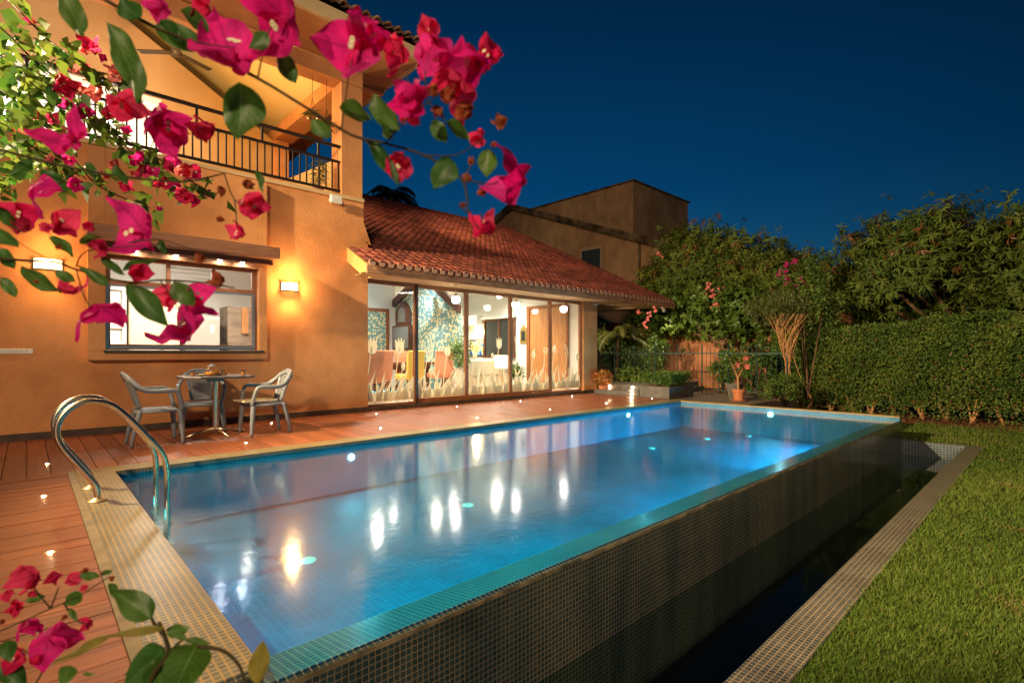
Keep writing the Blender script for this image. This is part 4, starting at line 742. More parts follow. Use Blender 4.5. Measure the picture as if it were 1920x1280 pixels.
t=thing('planter_box','low grey stone planter with clipped green shrub at the pool corner','planter',(11.2,6.5,0)); MB().box(10.72,11.85,6.15,6.92,0,.27).build('box',greyst,t,bevel=.005); g=MB(); g.box(10.76,11.81,6.19,6.88,.271,.274); g.build('soil',soil,t)
n=9000; p=np.stack([nr.uniform(10.75,11.83,n),nr.uniform(6.17,6.9,n),.27+.30*nr.random(n)**.5+.03*np.sin(nr.uniform(0,6,n))],1); V,Fa=leaves(p,rdir(n)+np.array([0,0,.6]),rdir(n)+np.array([0,0,1]),nr.uniform(.03,.055,n),nr.uniform(.015,.03,n)); bulk('foliage',V,Fa,np.repeat(nr.random(n),5),lf_bright,t)
t=thing('croton_pot','terracotta pot of orange leaved croton at the column foot','potted plant',(11.05,8.2,0)); MB().lathe([(.09,0),(.12,.17),(.135,.17),(.135,.2),(.11,.2)],18,(11.02,8.22,.0)).build('pot',terra,t); bush(t,(11.02,8.22,.40),(.24,.24,.20),700,lf_croton,.10,.045,.2)
t=thing('hibiscus_pot','terracotta pot with pink flowered hibiscus beside the hedge','potted plant',(11.45,4.88,0)); q=(11.45,4.88,0); MB().lathe([(.09,0),(.12,.20),(.14,.20),(.14,.25),(.11,.25)],18,q).build('pot',terra,t); MB().lathe([(.15,0),(.17,.025),(.0,.03)],18,q).build('saucer',terra,t)
g=MB(); g.tube([(11.45,4.88,.2),(11.45,4.9,.55)],[.02,.015],7)
for a in ((11.3,5.0,.95),(11.6,4.7,.9),(11.5,5.15,1.0),(11.4,4.6,.8)): g.tube([(11.45,4.9,.5),((11.45+a[0])/2,(4.9+a[1])/2,.75),a],[.012,.008,.005],6)
g.build('stem',vinebark,t); bush(t,(11.45,4.9,.85),(.36,.36,.28),260,lf_bright,.10,.06,.2)
for a in ((11.3,4.82,.80),(11.38,4.68,.93),(11.3,4.62,.76)):
    g=MB(); 
    for k in range(5):
        c=2*math.pi*k/5; u=Vector((-.6,math.cos(c)*.9,math.sin(c)*.9)).normalized(); s=Vector((1,0,0)).cross(u).normalized(); p=Vector(a); g.add([p,p+u*.045+s*.03,p+u*.075,p+u*.045-s*.03],[(0,1,2,3)],.5)
    g.build('flower',fl_pink,t,fixn=False)
t=thing('tall_planter','tapered grey planter standing behind the terracotta pot','planter',(11.75,5.1,0)); MB().lathe([(.12,0),(.2,.36),(.18,.36),(.17,.32),(0,.32)],4,(11.75,5.1,0),M=Matrix.Rotation(R(45),3,'Z')).build('pot',greyst,t)
# fence
t=thing('metal_fence','thin green metal railing fence in front of the shrubs','fence',(12.85,7,0))
MB().box(12.83,12.86,4.3,11.0,1.03,1.06).build('top_rail',fencem,t); MB().box(12.83,12.86,4.3,11.0,.10,.125).build('bottom_rail',fencem,t)
g=MB(); y=4.35
i=0
while y<11:
    MB().tube([(12.845,y,.0),(12.845,y,1.22 if i%6 else 1.28)],.007 if i%6 else .018,5).build('bar' if i%6 else 'post',fencem,t); y+=.115; i+=1
# boundary wall
t=tag(MB().box(15.0,15.22,3.6,16,-.4,2.1).build('boundary_wall',wallorange,origin=(15.1,3,-.4)),'orange rendered boundary wall showing between the shrubs','wall')
# ---------------------------------------------------------------- vegetation
def shrub(name,lab,c,r,n,m,L,W,cat='shrub',stems=5,group=None,extra=None):
    base=(c[0],c[1],0 if c[2]-r[2]<.4 else c[2]-r[2]); t=thing(name,lab,cat,base,group); g=MB()
    for i in range(stems):
        a=rnd.uniform(0,6.28); q=rnd.uniform(.3,.8); g.tube(smooth([(c[0]+rnd.uniform(-.1,.1),c[1]+rnd.uniform(-.1,.1),-.02),(c[0]+r[0]*q*.5*math.cos(a),c[1]+r[1]*q*.5*math.sin(a),c[2]*.7),(c[0]+r[0]*q*math.cos(a),c[1]+r[1]*q*math.sin(a),c[2]+r[2]*.4)],3),[.018]*3+[.012]*2+[.006]*2,6)
    g.build('stem',bark,t)
    cl=[]; nc=max(6,n//90)
    cc=unit(nr.normal(size=(nc,3)))*(nr.random((nc,1))**.45)*np.array(r)+np.array(c)
    i=nr.integers(0,nc,n); p=cc[i]+nr.normal(0,.13,(n,3))*np.array(r)*.9; p[:,2]=np.maximum(p[:,2],.02)
    V,Fa=leaves(p,rdir(n)+np.array([-.3,-.2,-.1]),rdir(n)+np.array([-.5,-.4,1]),nr.uniform(L*.6,L,n),nr.uniform(W*.6,W,n)); bulk('foliage',V,Fa,np.repeat(np.clip(nr.random(nc)[i]*.6+nr.random(n)*.4,0,1),5),m,t); return t
def blossom(t,pts,m,s=.05,k=9,spread=.07):
    g=MB()
    for p in pts:
        g=MB(); p=Vector(p)
        for i in range(k):
            q=p+Vector((rnd.gauss(0,spread),rnd.gauss(0,spread),rnd.gauss(0,spread)))
            for j in range(5):
                c=2*math.pi*j/5; u=Vector((-.4,math.cos(c),math.sin(c))).normalized(); w_=Vector((1,0,0)).cross(u); g.add([q,q+u*s*.6+w_*s*.35,q+u*s,q+u*s*.6-w_*s*.35],[(0,1,2,3)],rnd.random())
        g.build('blossom',m,t,fixn=False)
# hedge
hd=thing('clipped_hedge','tall clipped green hedge running along the lawn edge','hedge',(14.2,-1,ZL))
n=100000; hx0,hx1,hy0,hy1,ht=13.75,14.55,-8.0,5.0,1.66
f_=nr.random(n); p=np.empty((n,3)); 
p[:,0]=hx0+np.abs(nr.normal(0,.09,n)); p[:,1]=nr.uniform(hy0,hy1,n); p[:,2]=ZL+.05+nr.random(n)**.85*(ht-ZL-.05)
top=f_<.20; p[top,0]=nr.uniform(hx0,hx1,top.sum()); p[top,2]=ht+nr.normal(0,.05,top.sum())
end=(f_>.20)&(f_<.25); p[end,0]=nr.uniform(hx0,hx1,end.sum()); p[end,1]=hy1+nr.normal(0,.06,end.sum())
und=np.sin(p[:,1]*2.1+np.sin(p[:,2]*3))*.05+np.sin(p[:,1]*6.3+p[:,2]*5)*.03; p[:,0]+=und; p[:,2]+=np.where(top,und*1.6+.05*np.sin(p[:,1]*1.1),0)
low=(p[:,2]<ZL+.26)&(nr.random(n)<.55+.3*np.sin(p[:,1]*7)); p=p[~low]; n=len(p)
V,Fa=leaves(p,rdir(n)+np.array([-.5,0,.1]),rdir(n)+np.array([-1.0,0,.6]),nr.uniform(.035,.070,n),nr.uniform(.022,.042,n),.1,.1)
cl=.5+.3*np.sin(p[:,1]*4.7+p[:,2]*3.1)+.2*np.sin(p[:,2]*9+p[:,1]*1.3); bulk('foliage',V,Fa,np.repeat(np.clip(cl*.5+nr.normal(.2,.25,n),0,1),5),lf_hedge,hd)
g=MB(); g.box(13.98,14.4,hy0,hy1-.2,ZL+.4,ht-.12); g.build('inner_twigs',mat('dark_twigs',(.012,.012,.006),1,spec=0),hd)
g=MB(); y=hy0
while y<hy1:
    g=MB(); b_=(14.0+rnd.uniform(-.08,.08),y+rnd.uniform(-.1,.1),ZL)
    for k in range(3): g.tube([b_,(13.95+rnd.uniform(-.1,.1),y+rnd.uniform(-.18,.18),ZL+.5)],[.022,.012],6)
    g.build('trunk',vinebark,hd); y+=.42
n=1500; p=np.stack([hx0+nr.normal(-.02,.06,n),nr.uniform(hy0,hy1,n),ZL+.05+(ht-ZL)*nr.random(n)**1.6],1); V,Fa=leaves(p,rdir(n),rdir(n)+np.array([-1,0,.4]),nr.uniform(.04,.09,n),nr.uniform(.02,.04,n)); bulk('dry_leaves',V,Fa,np.repeat(nr.random(n),5),lf_red,hd)
sh_p=[]; g=MB()
for i in range(70):
    yy=rnd.uniform(-6,hy1); xx=rnd.uniform(13.72,14.3); a=Vector((xx,yy,ht-.05 if xx>13.85 else rnd.uniform(.3,ht))); b_=a+Vector((rnd.uniform(-.18,-.02),rnd.uniform(-.15,.15),rnd.uniform(.05,.25))); g.tube([a,b_],[.004,.002],4)
    for k in range(12): sh_p.append(tuple(a+(b_-a)*(k/11)))
g.build('shoots',stemm,hd); sh_p=np.array(sh_p); n=len(sh_p); V,Fa=leaves(sh_p,rdir(n)+np.array([0,0,.4]),rdir(n),nr.uniform(.05,.10,n),nr.uniform(.025,.045,n)); bulk('shoot_leaves',V,Fa,np.repeat(nr.uniform(.5,1,n),5),lf_hedge,hd)
# trees
def tree(name,lab,base,crowns,nwh,m,m2,L,W,k=9,flare=.5,trunk_r=.12,fork=1.2,sub=70,group=None,frac2=.06):
    t=thing(name,lab,'tree',base,group); bx,by,bz=base; g=MB(); trunk_top=Vector((bx,by,bz+fork)); g.tube(smooth([(bx,by,bz),(bx+.05,by-.04,bz+fork*.5),trunk_top],3),[trunk_r]*3+[trunk_r*.85]*2+[trunk_r*.75]*2,9)
    g.build('trunk',bark,t); g=MB(); CC=[];Nn=[]
    for (cx,cy,cz_,rx,ry,rz) in crowns:
        for i in range(int(sub*rx*rz/4)+4):
            d=nr.normal(size=3); d/=np.linalg.norm(d); q=nr.uniform(.62,1.0)
            c=np.array([cx+d[0]*rx*q,cy+d[1]*ry*q,cz_+d[2]*rz*q]); CC.append(c); Nn.append(d)
            if i%4==0:
                mid=Vector(((bx+c[0])/2+rnd.uniform(-.2,.2),(by+c[1])/2+rnd.uniform(-.2,.2),max(bz+fork,(bz+fork+c[2])/2-.1))); g.tube(smooth([trunk_top,mid,Vector(c)],3),[trunk_r*.5]*2+[trunk_r*.3]*3+[trunk_r*.12]*2,6)
    g.build('branch',bark,t)
    CC=np.array(CC);Nn=np.array(Nn); nC=len(CC); out=[]
    idx=nr.integers(0,nC,nwh); c=CC[idx]+nr.normal(0,.26,(nwh,3)); nn=unit(Nn[idx]*1.2+nr.normal(0,.5,(nwh,3))+np.array([0,0,.25]))
    cr=np.clip(nr.random(nC)[idx]*.5+nr.random(nwh)*.35,0,1)
    is2=(nr.random(nwh)<frac2)&(Nn[idx][:,2]>.0)
    for sel,mm,nm in ((~is2,m,'foliage'),(is2,m2,'new_leaves')):
        if sel.sum()==0: continue
        cs=np.repeat(c[sel],k,0); ns=np.repeat(nn[sel],k,0); M_=len(cs); rdm=unit(np.cross(ns,rdir(M_))); d=rdm+ns*flare+rdir(M_)*.45+np.array([0,0,-.45 if nm=='foliage' else -.8]); V,Fa=leaves(cs+ns*nr.uniform(-.08,.08,(M_,1)),d,ns+rdir(M_)*.2,nr.uniform(L*.6,L,M_),nr.uniform(W*.7,W,M_),.3)
        bulk(nm,V,Fa,np.repeat(np.clip(np.repeat(cr[sel],k)+nr.random(M_)*.2,0,1),5),mm,t)
    return t
tree('mango_tree','large dark mango tree rising behind the right half of the hedge',(16.6,1.5,-.3),[(16.0,2.7,2.95,1.5,1.4,1.35),(16.2,1.9,3.7,.9,.9,.75),(16.4,.2,2.95,1.6,1.6,1.3),(16.2,-.2,3.6,.8,.7,.6),(16.2,-1.9,2.7,1.6,1.7,1.1),(15.9,4.0,2.45,1.1,1.0,.9),(16.1,-1.5,3.3,.8,.8,.5)],11500,lf_mango,lf_red,.23,.048,9,sub=130,frac2=.10,trunk_r=.14,fork=1.6)
tree('mango_tree','second mango tree reaching the right edge of the photo, lower crown',(16.8,-4.6,-.3),[(16.3,-3.6,2.6,1.5,1.5,1.1),(16.5,-5.5,2.5,1.6,1.8,1.1),(16.2,-3.0,3.2,.7,.7,.5)],5200,lf_mango,lf_red,.23,.048,9,sub=130,trunk_r=.12,fork=1.6)
tree('mango_tree','smaller dark mango tree between the neighbour house and the hedge',(16.5,7.6,-.3),[(16.3,8.1,3.7,1.3,1.3,1.3),(16.2,6.7,3.35,1.2,1.2,1.2),(16.2,9.1,3.0,1.2,1.2,1.2),(16.4,5.5,2.9,1.0,1.0,1.0),(16.2,8.7,4.4,.6,.6,.6)],10500,lf_mango,lf_red,.21,.045,9,sub=130,frac2=.09,trunk_r=.12,fork=1.6)
t=tree('flowering_tree','broad leaved tree with pink blossom over the terrace fence',(14.4,6.6,-.1),[(14.9,7.2,2.35,.8,1.2,.7),(14.7,6.3,2.1,.7,.8,.55),(15.0,8.4,2.2,.7,.8,.5)],2300,lf_bright,lf_bright,.14,.10,7,sub=140,trunk_r=.05,fork=1.4,frac2=0)
blossom(t,[P(1200,585,14.5),P(1219,593,14),P(1230,582,14),P(1209,608,14),P(1337,555,14.6),P(1351,545,14.6),P(1330,535,14.6),P(1338,572,14.4),P(1347,572,14.4),P(1331,545,14.6),P(1238,475,16.5),P(1281,478,16.6)],fl_pink,.05,5,.06)
t=shrub('flowering_climber','green climber with pink blossom clusters left of the large mango tree',(13.6,4.1,2.35),(.7,.75,1.1),2600,lf_hedge,.12,.06,'climber',4)
blossom(t,[P(1478,496,14.0),P(1488,490,14),P(1471,508,14),P(1463,516,14),P(1475,528,13.6),P(1497,528,13.6),P(1511,575,13.2),P(1507,560,13.4),P(1518,535,13.6),P(1527,538,13.6),P(1606,489,14.6),P(1562,508,14.6)],fl_mag,.05,5,.06)
# twisted dry vine bundle
t=thing('twisted_vine','bundle of bare brown twisted stems at the left end of the hedge','vine',(12.9,4.35,-.05)); g=MB()
for i in range(34):
    a=rnd.uniform(0,6.28); ph=rnd.uniform(0,6.28); r1=rnd.uniform(.01,.05); sprd=rnd.uniform(.12,.42); pts=[]
    for k in range(14):
        z=k/13*2.0; rr_=r1+.05*max(0,.25-z)+(sprd*max(0,(z-.85)/1.1)**1.3); pts.append((12.9+rr_*math.cos(a+z*1.6+.3*math.sin(ph+z*5)),4.35+rr_*math.sin(a+z*1.6+.3*math.cos(ph+z*5)),z-.05))
    g.tube(pts,[.013-.0006*k for k in range(14)],5)
g.tube([(12.95,4.3,1.1),(12.98,4.15,.6),(12.9,3.95,.2),(12.9,3.85,0)],.008,5)
g.build('stem',vinebark,t); bush(t,(13.0,4.6,2.15),(.7,.8,.42),1700,lf_palm,.16,.022,.5,-.5)
SH=[('shrub','leafy green shrub behind the fence right of the planter',(13.3,6.1,.75),(.5,.55,.62),1100,lf_bright,.13,.07),('shrub','tall green shrub behind the fence left of the planter',(13.2,8.0,.75),(.5,.6,.75),1300,lf_bright,.12,.06),
('shrub','small leaved dark shrub between the hibiscus pot and the hedge',(12.3,4.35,.33),(.55,.45,.36),3200,lf_hedge,.06,.035),('shrub','dark shrub filling the far corner behind the column',(13.6,9.6,1.0),(.8,1.0,1.1),2600,lf_hedge,.15,.06),('shrub','low leafy shrub at the fence foot beside the hibiscus',(13.2,5.2,.5),(.4,.4,.5),800,lf_bright,.12,.07),
('shrub','tall dark shrub mass under the flowering tree',(14.5,9.6,1.2),(.6,1.2,1.1),3400,lf_hedge,.14,.06),('shrub','low broad leaved plants at the fence foot behind the steps',(12.6,8.4,.3),(.35,.7,.35),700,lf_hedge,.16,.07),('shrub','light green shrub in front of the orange wall beside the twisted vine',(13.5,5.1,.9),(.35,.4,.7),900,lf_bright,.10,.06)]
for s in SH: shrub(*s)
def palm(name,lab,base,h,nf,L,m,droop=.7,cat='palm',lw=.03):
    t=thing(name,lab,cat,base); b=Vector(base); MB().tube([b,b+Vector((.05,0,h))],[.05 if h<3 else .2,.03 if h<3 else .16],8).build('trunk',bark,t); top=b+Vector((.05,0,h))
    VV=[];FF=[];o=0; st=MB()
    for i in range(nf):
        a=i*2.4+rnd.uniform(-.2,.2); el=rnd.uniform(.2,1.2); pts=[]; 
        for k in range(12):
            s=k/11; hz=math.cos(el)*s*L; vz=math.sin(el)*s*L-droop*L*s*s; pts.append(np.array([top.x+math.cos(a)*hz,top.y+math.sin(a)*hz,top.z+vz]))
        st.tube([tuple(p) for p in pts],[.012*(1-k/13) if h<3 else .03 for k in range(12)],4)
        P_=[];D=[]
        for k in range(1,12):
            for j in range(3):
                s=(k-1+j/3); k0=int(s); p=pts[k0]+(pts[min(11,k0+1)]-pts[k0])*(s-k0); tg=pts[min(11,k0+1)]-pts[k0]; tg=tg/np.linalg.norm(tg); sd=np.cross(tg,[0,0,1.]); sd/=max(1e-6,np.linalg.norm(sd))
                for sg in (-1,1): P_.append(p); D.append(sd*sg+tg*.7+np.array([0,0,-.25]))
        P_=np.array(P_);D=np.array(D); V,Fa=leaves(P_,D,np.tile([0,0,1.],(len(P_),1)),np.full(len(P_),L*.30)*nr.uniform(.7,1,len(P_)),np.full(len(P_),lw),.3); VV.append(V);FF.append(Fa+o);o+=len(V)
    st.build('frond_stem',stemm,t); VV=np.concatenate(VV);FF=np.concatenate(FF); bulk('frond',VV,FF,nr.random(len(VV)//5).repeat(5),m,t)
palm('areca_palm','feathery green palm arching beside the orange column',(13.0,9.2,0),1.6,9,1.3,lf_palm,.75)
palm('areca_palm','low palm in front of the orange boundary wall behind the fence',(14.3,5.6,0),1.0,9,.9,lf_palm,.6)
palm('coconut_palm','dark distant palm top above the tiled roof ridge',(P(735,420,36).x,P(735,420,36).y,-.4),P(735,368,36).z+.4,14,2.5,lf_darkpalm,.7,lw=.07)
# far roof mound behind the ridge
q=P(760,400,30); t=tag(MB().add([P(675,440,30),P(770,388,30),P(905,425,30),P(675,440,36),P(770,395,36),P(905,430,36),(P(675,440,30).x,P(675,440,30).y,0),(P(905,425,30).x,P(905,425,30).y,0),(P(675,440,36).x,P(675,440,36).y,0),(P(905,425,36).x,P(905,425,36).y,0)],[(0,2,1),(3,4,5),(0,1,4,3),(1,2,5,4),(6,7,2,0),(8,3,5,9),(6,0,3,8),(7,9,5,2)]).build('distant_house',nbr,origin=(q.x,q.y,0)),'dark distant house roof behind the tiled ridge and palm','house')
# neighbour house
nb=thing('neighbour_house','weathered brown neighbour house with mossy gable and flat topped tower','house',(22,15,0))
g=MB(); g.prism([(11.6,-.4),(24.5,-.4),(24.5,8.0),(21.2,9.2),(11.6,5.55)],20.0,20.3,'YZ'); g.build('gable_wall',nbw,nb)
g=MB(); g.box(20.3,28,11.7,24,-.4,5.5); g.build('rear_wall',nbw,nb)
g=MB(); g.prism([(10.9,5.22),(21.2,9.12),(21.2,9.45),(10.9,5.56)],19.7,24,'YZ'); g.prism([(21.2,9.12),(25.2,7.5),(25.2,7.85),(21.2,9.45)],19.7,24,'YZ'); g.build('roof',nbr,nb)
g=MB(); g.box(22.0,27.5,14.6,23,5,9.6); g.build('tower',nbw,nb)
g=MB(); g.box(19.9,20.0,14.9,16.3,4.3,6.2); g2=MB(); g2.box(21.9,27.6,14.5,14.62,9.601,9.68); g2.box(21.9,22.02,14.62,23,9.601,9.68); g2.build('parapet_cap',nbr,nb); MB().tube([(19.93,12.9,6.0),(19.93,12.9,2)],.05,8).build('drain_pipe',nbr,nb)
f2=g.build('window',mat('old_window_frame',(.30,.20,.12),.8),nb); MB().box(19.88,19.899,15.05,16.15,4.3,6.05).build('pane',darkg,f2)
# ---------------------------------------------------------------- bougainvillea
def ovate(Lf,Wf,M,g,curl=.25,ripple=.1,heart=.0,nu=8,nv=6,r=.5,fold=.2,pw=.7):
    V=[]; E_=[]; ph=rnd.uniform(0,6.28); um=pw/(pw+1.1); pk=um**pw*(1-um)**1.1
    for i in range(nu+1):
        u=i/nu; wv=Wf*.5*min(1,(u**pw)*((1-u)**1.1)/pk)
        for j in range(nv+1):
            v=j/nv*2-1; x=Lf*u-heart*Lf*.15*abs(v)*(1-u)**3; y=v*wv; z=curl*Lf*(-(u-.35)**2)+fold*abs(y)+ripple*Lf*.12*math.sin(9*u+ph+3*v)*abs(v)
            V.append(M@Vector((x,y,z))); E_.append((u,v))
    g.add(V,[(i*(nv+1)+j,i*(nv+1)+j+1,(i+1)*(nv+1)+j+1,(i+1)*(nv+1)+j) for i in range(nu) for j in range(nv)],r,E_)
def flower(t,c,size,m,openn=None,axis=None):
    """three papery pointed bracts round tiny stamens"""
    g=MB(); ax=Vector(axis) if axis else Vector((rnd.gauss(0,1),rnd.gauss(0,1),rnd.gauss(0,1)-.2))-FW*1.0
    ax.normalize(); u=ax.orthogonal().normalized(); w_=ax.cross(u); ph=rnd.uniform(0,6.28); op=openn if openn is not None else rnd.uniform(.5,1.1); c=Vector(c); L=size*.62
    for k in range(3):
        a=ph+k*2.094+rnd.uniform(-.2,.2); rd=u*math.cos(a)+w_*math.sin(a); d=(rd*math.sin(op)+ax*math.cos(op)).normalized(); s=ax.cross(rd).normalized(); n=d.cross(s)*-1
        if n.dot(ax)<0: n=-n
        M=Matrix(((d.x,s.x,n.x,c.x-ax.x*size*.2),(d.y,s.y,n.y,c.y-ax.y*size*.2),(d.z,s.z,n.z,c.z-ax.z*size*.2),(0,0,0,1)))
        ovate(L*rnd.uniform(.95,1.2),L*rnd.uniform(.85,1.05),M,g,curl=-rnd.uniform(.3,.8),ripple=rnd.uniform(.5,1.1),r=rnd.random(),fold=rnd.uniform(.0,.3),nu=10,nv=8,pw=.5)
    for k in range(3): g.tube([c-ax*size*.18,c+ax*size*.02+Vector((rnd.gauss(0,1),rnd.gauss(0,1),rnd.gauss(0,1)))*size*.04],size*.018,5)
    o=g.build('flower',m,t,smooth=True,fixn=False)
    if size>.035:
        f_=MB()
        for k in range(2):
            q=c+ax*size*.06+(u*rnd.gauss(0,1)+w_*rnd.gauss(0,1))*size*.05
            f_.lathe([(0,0),(size*.012,size*.02),(size*.045,size*.035),(size*.03,size*.04),(0,size*.03)],8,q,M=ax.to_track_quat('Z','Y').to_matrix())
        f_.build('floret',floretm,o)
    return o
def bigleaf(t,pa,pb,dist,wpx,m=lf_near,curl=.3,d2=0,tilt=None,fold=.25):
    a=P(pa[0],pa[1],dist); b=P(pb[0],pb[1],dist+d2); d=(b-a); L=d.length; d.normalize(); vw=(a-CAM).normalized(); tl=rnd.uniform(-.7,.7) if tilt is None else tilt
    s=d.cross(vw).normalized(); n=s.cross(d).normalized(); q=Matrix.Rotation(tl,3,d); s=q@s; n=q@n
    W=wpx/F*dist*.82; M=Matrix(((d.x,s.x,n.x,a.x),(d.y,s.y,n.y,a.y),(d.z,s.z,n.z,a.z),(0,0,0,1))); g=MB(); ovate(L,W*1.08,M,g,curl=curl,ripple=.35,r=rnd.random(),fold=fold,nu=12,nv=6); return g.build('leaf',m,t,smooth=True,fixn=False)
def stems(t,lines,dist,wpx,name='stem',m=stemm):
    for ln in lines:
        g=MB()
        dd=ln[0] if isinstance(ln[0],(int,float)) else dist; pts=[q for q in ln if not isinstance(q,(int,float))]; n=len(pts)
        sp=smooth([P(x,y,dd) for x,y in pts],4); g.tube(sp,[max(.0004,wpx/F*dd*.5*(1-.5*i/len(sp))) for i in range(len(sp))],7); g.build(name,m,t,smooth=True)
D1=.52
t=thing('bougainvillea_branch','near bougainvillea branch with large magenta and red flowers arching across the top','bougainvillea',P(190,0,D1))
stems(t,[[(150,-30),(197,0),(287,50),(343,73),(483,147),(550,187),(640,243),(676,259),(722,269),(794,291),(866,337),(879,400),(900,430)]],D1,7)
stems(t,[[(722,269),(760,225),(772,203),(765,150),(757,128)],[(794,291),(850,292),(885,275)],[(772,203),(800,195),(840,160)],[(797,134),(803,190),(830,215),(835,240)],[(866,337),(915,345),(935,340)],[(879,400),(860,385)],[(483,147),(500,70),(515,40)],[(343,73),(400,85),(440,90)],[(640,243),(650,170),(660,110)],[(876,345),(878,320),(892,300)],[(885,275),(905,262)],[(676,259),(705,280)],[(900,400),(905,410)]],D1,3.2,'twig')
for (x,y,s,m,op) in ((524,40,150,fl_mag,.95),(435,92,175,fl_mag,1.1),(662,88,150,fl_mag,.9),(697,60,90,fl_mag,.8),(745,92,92,fl_red,.7),(815,98,140,fl_mag,.45),(805,60,80,fl_red,.4),(885,120,135,fl_mag,.75),(915,110,90,fl_red,.7),(858,165,110,fl_red,.9),(775,185,110,fl_mag,.6),(762,215,75,fl_red,.8),(748,312,75,fl_red,.7),(898,258,60,fl_red,.5),(962,340,122,fl_mag,.8),(904,425,78,fl_red,.7),(940,232,46,fl_dry,.5),(875,205,60,fl_dry,.6),(815,168,34,fl_dry,.4),(818,205,38,fl_dry,.5),(838,185,46,fl_dry,.7),(903,360,32,fl_dry,.3),(925,272,22,fl_dry,.3),(870,385,20,fl_dry,.4),(878,335,32,fl_dry,.5),(885,305,26,fl_dry,.5),(380,10,60,fl_red,.9),(300,15,60,fl_mag,.8)):
    flower(t,P(x,y,D1*rnd.uniform(.95,1.06)),s/F*D1,m,op)
for a in (((205,45),(280,205),62),((110,-20),(166,78),50),((452,158),(452,268),92),((340,20),(400,60),40),((300,40),(345,80),36),((700,178),(748,252),46),((745,250),(690,200),26),((638,200),(700,222),44),((585,225),(622,262),36),((690,262),(756,350),34),((842,295),(815,358),62),((812,225),(838,272),34),((838,228),(884,262),34),((915,280),(912,335),42),((720,240),(735,265),20),((500,60),(470,95),40),((225,0),(265,40),50),((290,50),(400,95),48),((520,100),(560,160),40)): bigleaf(t,a[0],a[1],D1*rnd.uniform(.93,1.05),a[2])
D2=.62
t=thing('bougainvillea_branch','near bougainvillea branch with dark leaves and magenta flowers in front of the window','bougainvillea',P(0,500,D2))
stems(t,[[(-30,480),(40,488),(105,492),(143,505),(240,530),(300,525),(380,530),(440,540)],[(-20,275),(60,297),(150,318),(260,335),(350,340),(420,325)]],D2,5.5)
stems(t,[[(143,505),(160,560),(185,590)],[(240,530),(255,545)],[(143,500),(165,470),(270,460)],[(240,455),(300,450),(370,470),(400,480)],[(105,492),(60,470),(30,450)],[(300,525),(330,570),(345,600)],[(420,325),(440,375),(470,385)],[(440,375),(445,430)],[(95,440),(75,425)],[(150,318),(110,345),(80,355)],[(260,335),(290,260)]],D2,2.6,'twig')
for (x,y,s,m,op) in ((232,195,85,fl_red,.8),(305,238,110,fl_mag,.9),(340,250,70,fl_mag,.8),(388,245,68,fl_red,.6),(125,252,105,fl_mag,1.1),(472,382,82,fl_red,.8),(447,437,58,fl_red,.7),(75,358,90,fl_mag,1),(34,405,74,fl_red,.9),(48,425,46,fl_red,.6),(118,420,72,fl_red,.9),(88,425,34,fl_red,.5),(168,425,34,fl_red,.6),(255,436,118,fl_mag,1.0),(188,592,118,fl_mag,1.0),(345,615,105,fl_mag,1.1),(365,560,88,fl_mag,1.0),(320,555,70,fl_red,.8),(190,465,48,fl_red,.8),(135,540,60,fl_red,1),(410,528,46,fl_dry,.7),(375,480,30,fl_dry,.6),(112,463,18,fl_dry,.5),(70,528,12,fl_dry,.5),(415,355,30,fl_dry,.5),(410,410,22,fl_dry,.4),(460,345,30,fl_dry,.6),(260,510,50,fl_red,.9)):
    flower(t,P(x,y,D2*rnd.uniform(.95,1.06)),s/F*D2,m,op)
for a in (((94,444),(148,482),26),((40,500),(116,558),34),((240,536),(320,614),50),((105,510),(146,530),22),((326,528),(365,578),42),((-10,430),(38,468),30),((-8,468),(34,504),32),((0,520),(36,560),24),((150,455),(190,440),20),((80,320),(132,368),34),((60,300),(20,330),24),((160,305),(185,340),24),((215,310),(240,350),22),((300,450),(310,480),16),((190,480),(235,520),20),((205,535),(150,500),22),((480,320),(497,362),18),((0,390),(40,440),26),((230,505),(300,480),20)): bigleaf(t,a[0],a[1],D2*rnd.uniform(.95,1.05),a[2])
D3=.60
t=thing('bougainvillea_branch','near bougainvillea branch with small red flowers in the lower left corner','bougainvillea',P(0,1200,D3))
stems(t,[[(-20,1190),(40,1165),(95,1140),(150,1115),(205,1080)],[(60,1290),(78,1260),(72,1240),(40,1215)],[(95,1140),(70,1110),(55,1090)],[(95,1140),(110,1100)],[(120,1130),(140,1160),(165,1170)],[(78,1260),(90,1220)]],D3,3.5)
for (x,y,s,m,op) in ((56,1082,78,fl_red,.8),(105,1080,40,fl_red,.6),(134,1086,42,fl_red,.6),(162,1068,20,fl_dry,.5),(30,1135,42,fl_red,.5),(52,1172,62,fl_mag,.8),(12,1112,30,fl_red,.8),(98,1200,92,fl_mag,1),(28,1232,60,fl_red,.9),(165,1168,40,fl_red,.7),(160,1100,22,fl_red,.5),(62,1240,28,fl_red,.5),(58,1112,22,fl_red,.4),(122,1155,16,fl_dry,.4),(196,1072,18,fl_dry,.5),(210,1084,18,fl_dry,.5),(6,1165,16,fl_dry,.4)): flower(t,P(x,y,D3*rnd.uniform(.96,1.05)),s/F*D3,m,op)
for a in (((150,1078),(192,1080),18),((50,1125),(90,1115),18),((122,1132),(160,1108),28),((205,1092),(222,1125),18),((10,1200),(20,1240),30),((0,1240),(50,1285),40),((190,1075),(215,1068),10),((130,1140),(145,1165),12)): bigleaf(t,a[0],a[1],D3*rnd.uniform(.95,1.05),a[2])
D4=.50
t=thing('leafy_sapling','broad leaved green sapling with one pale yellow leaf at the bottom edge','sapling',P(300,1290,D4))
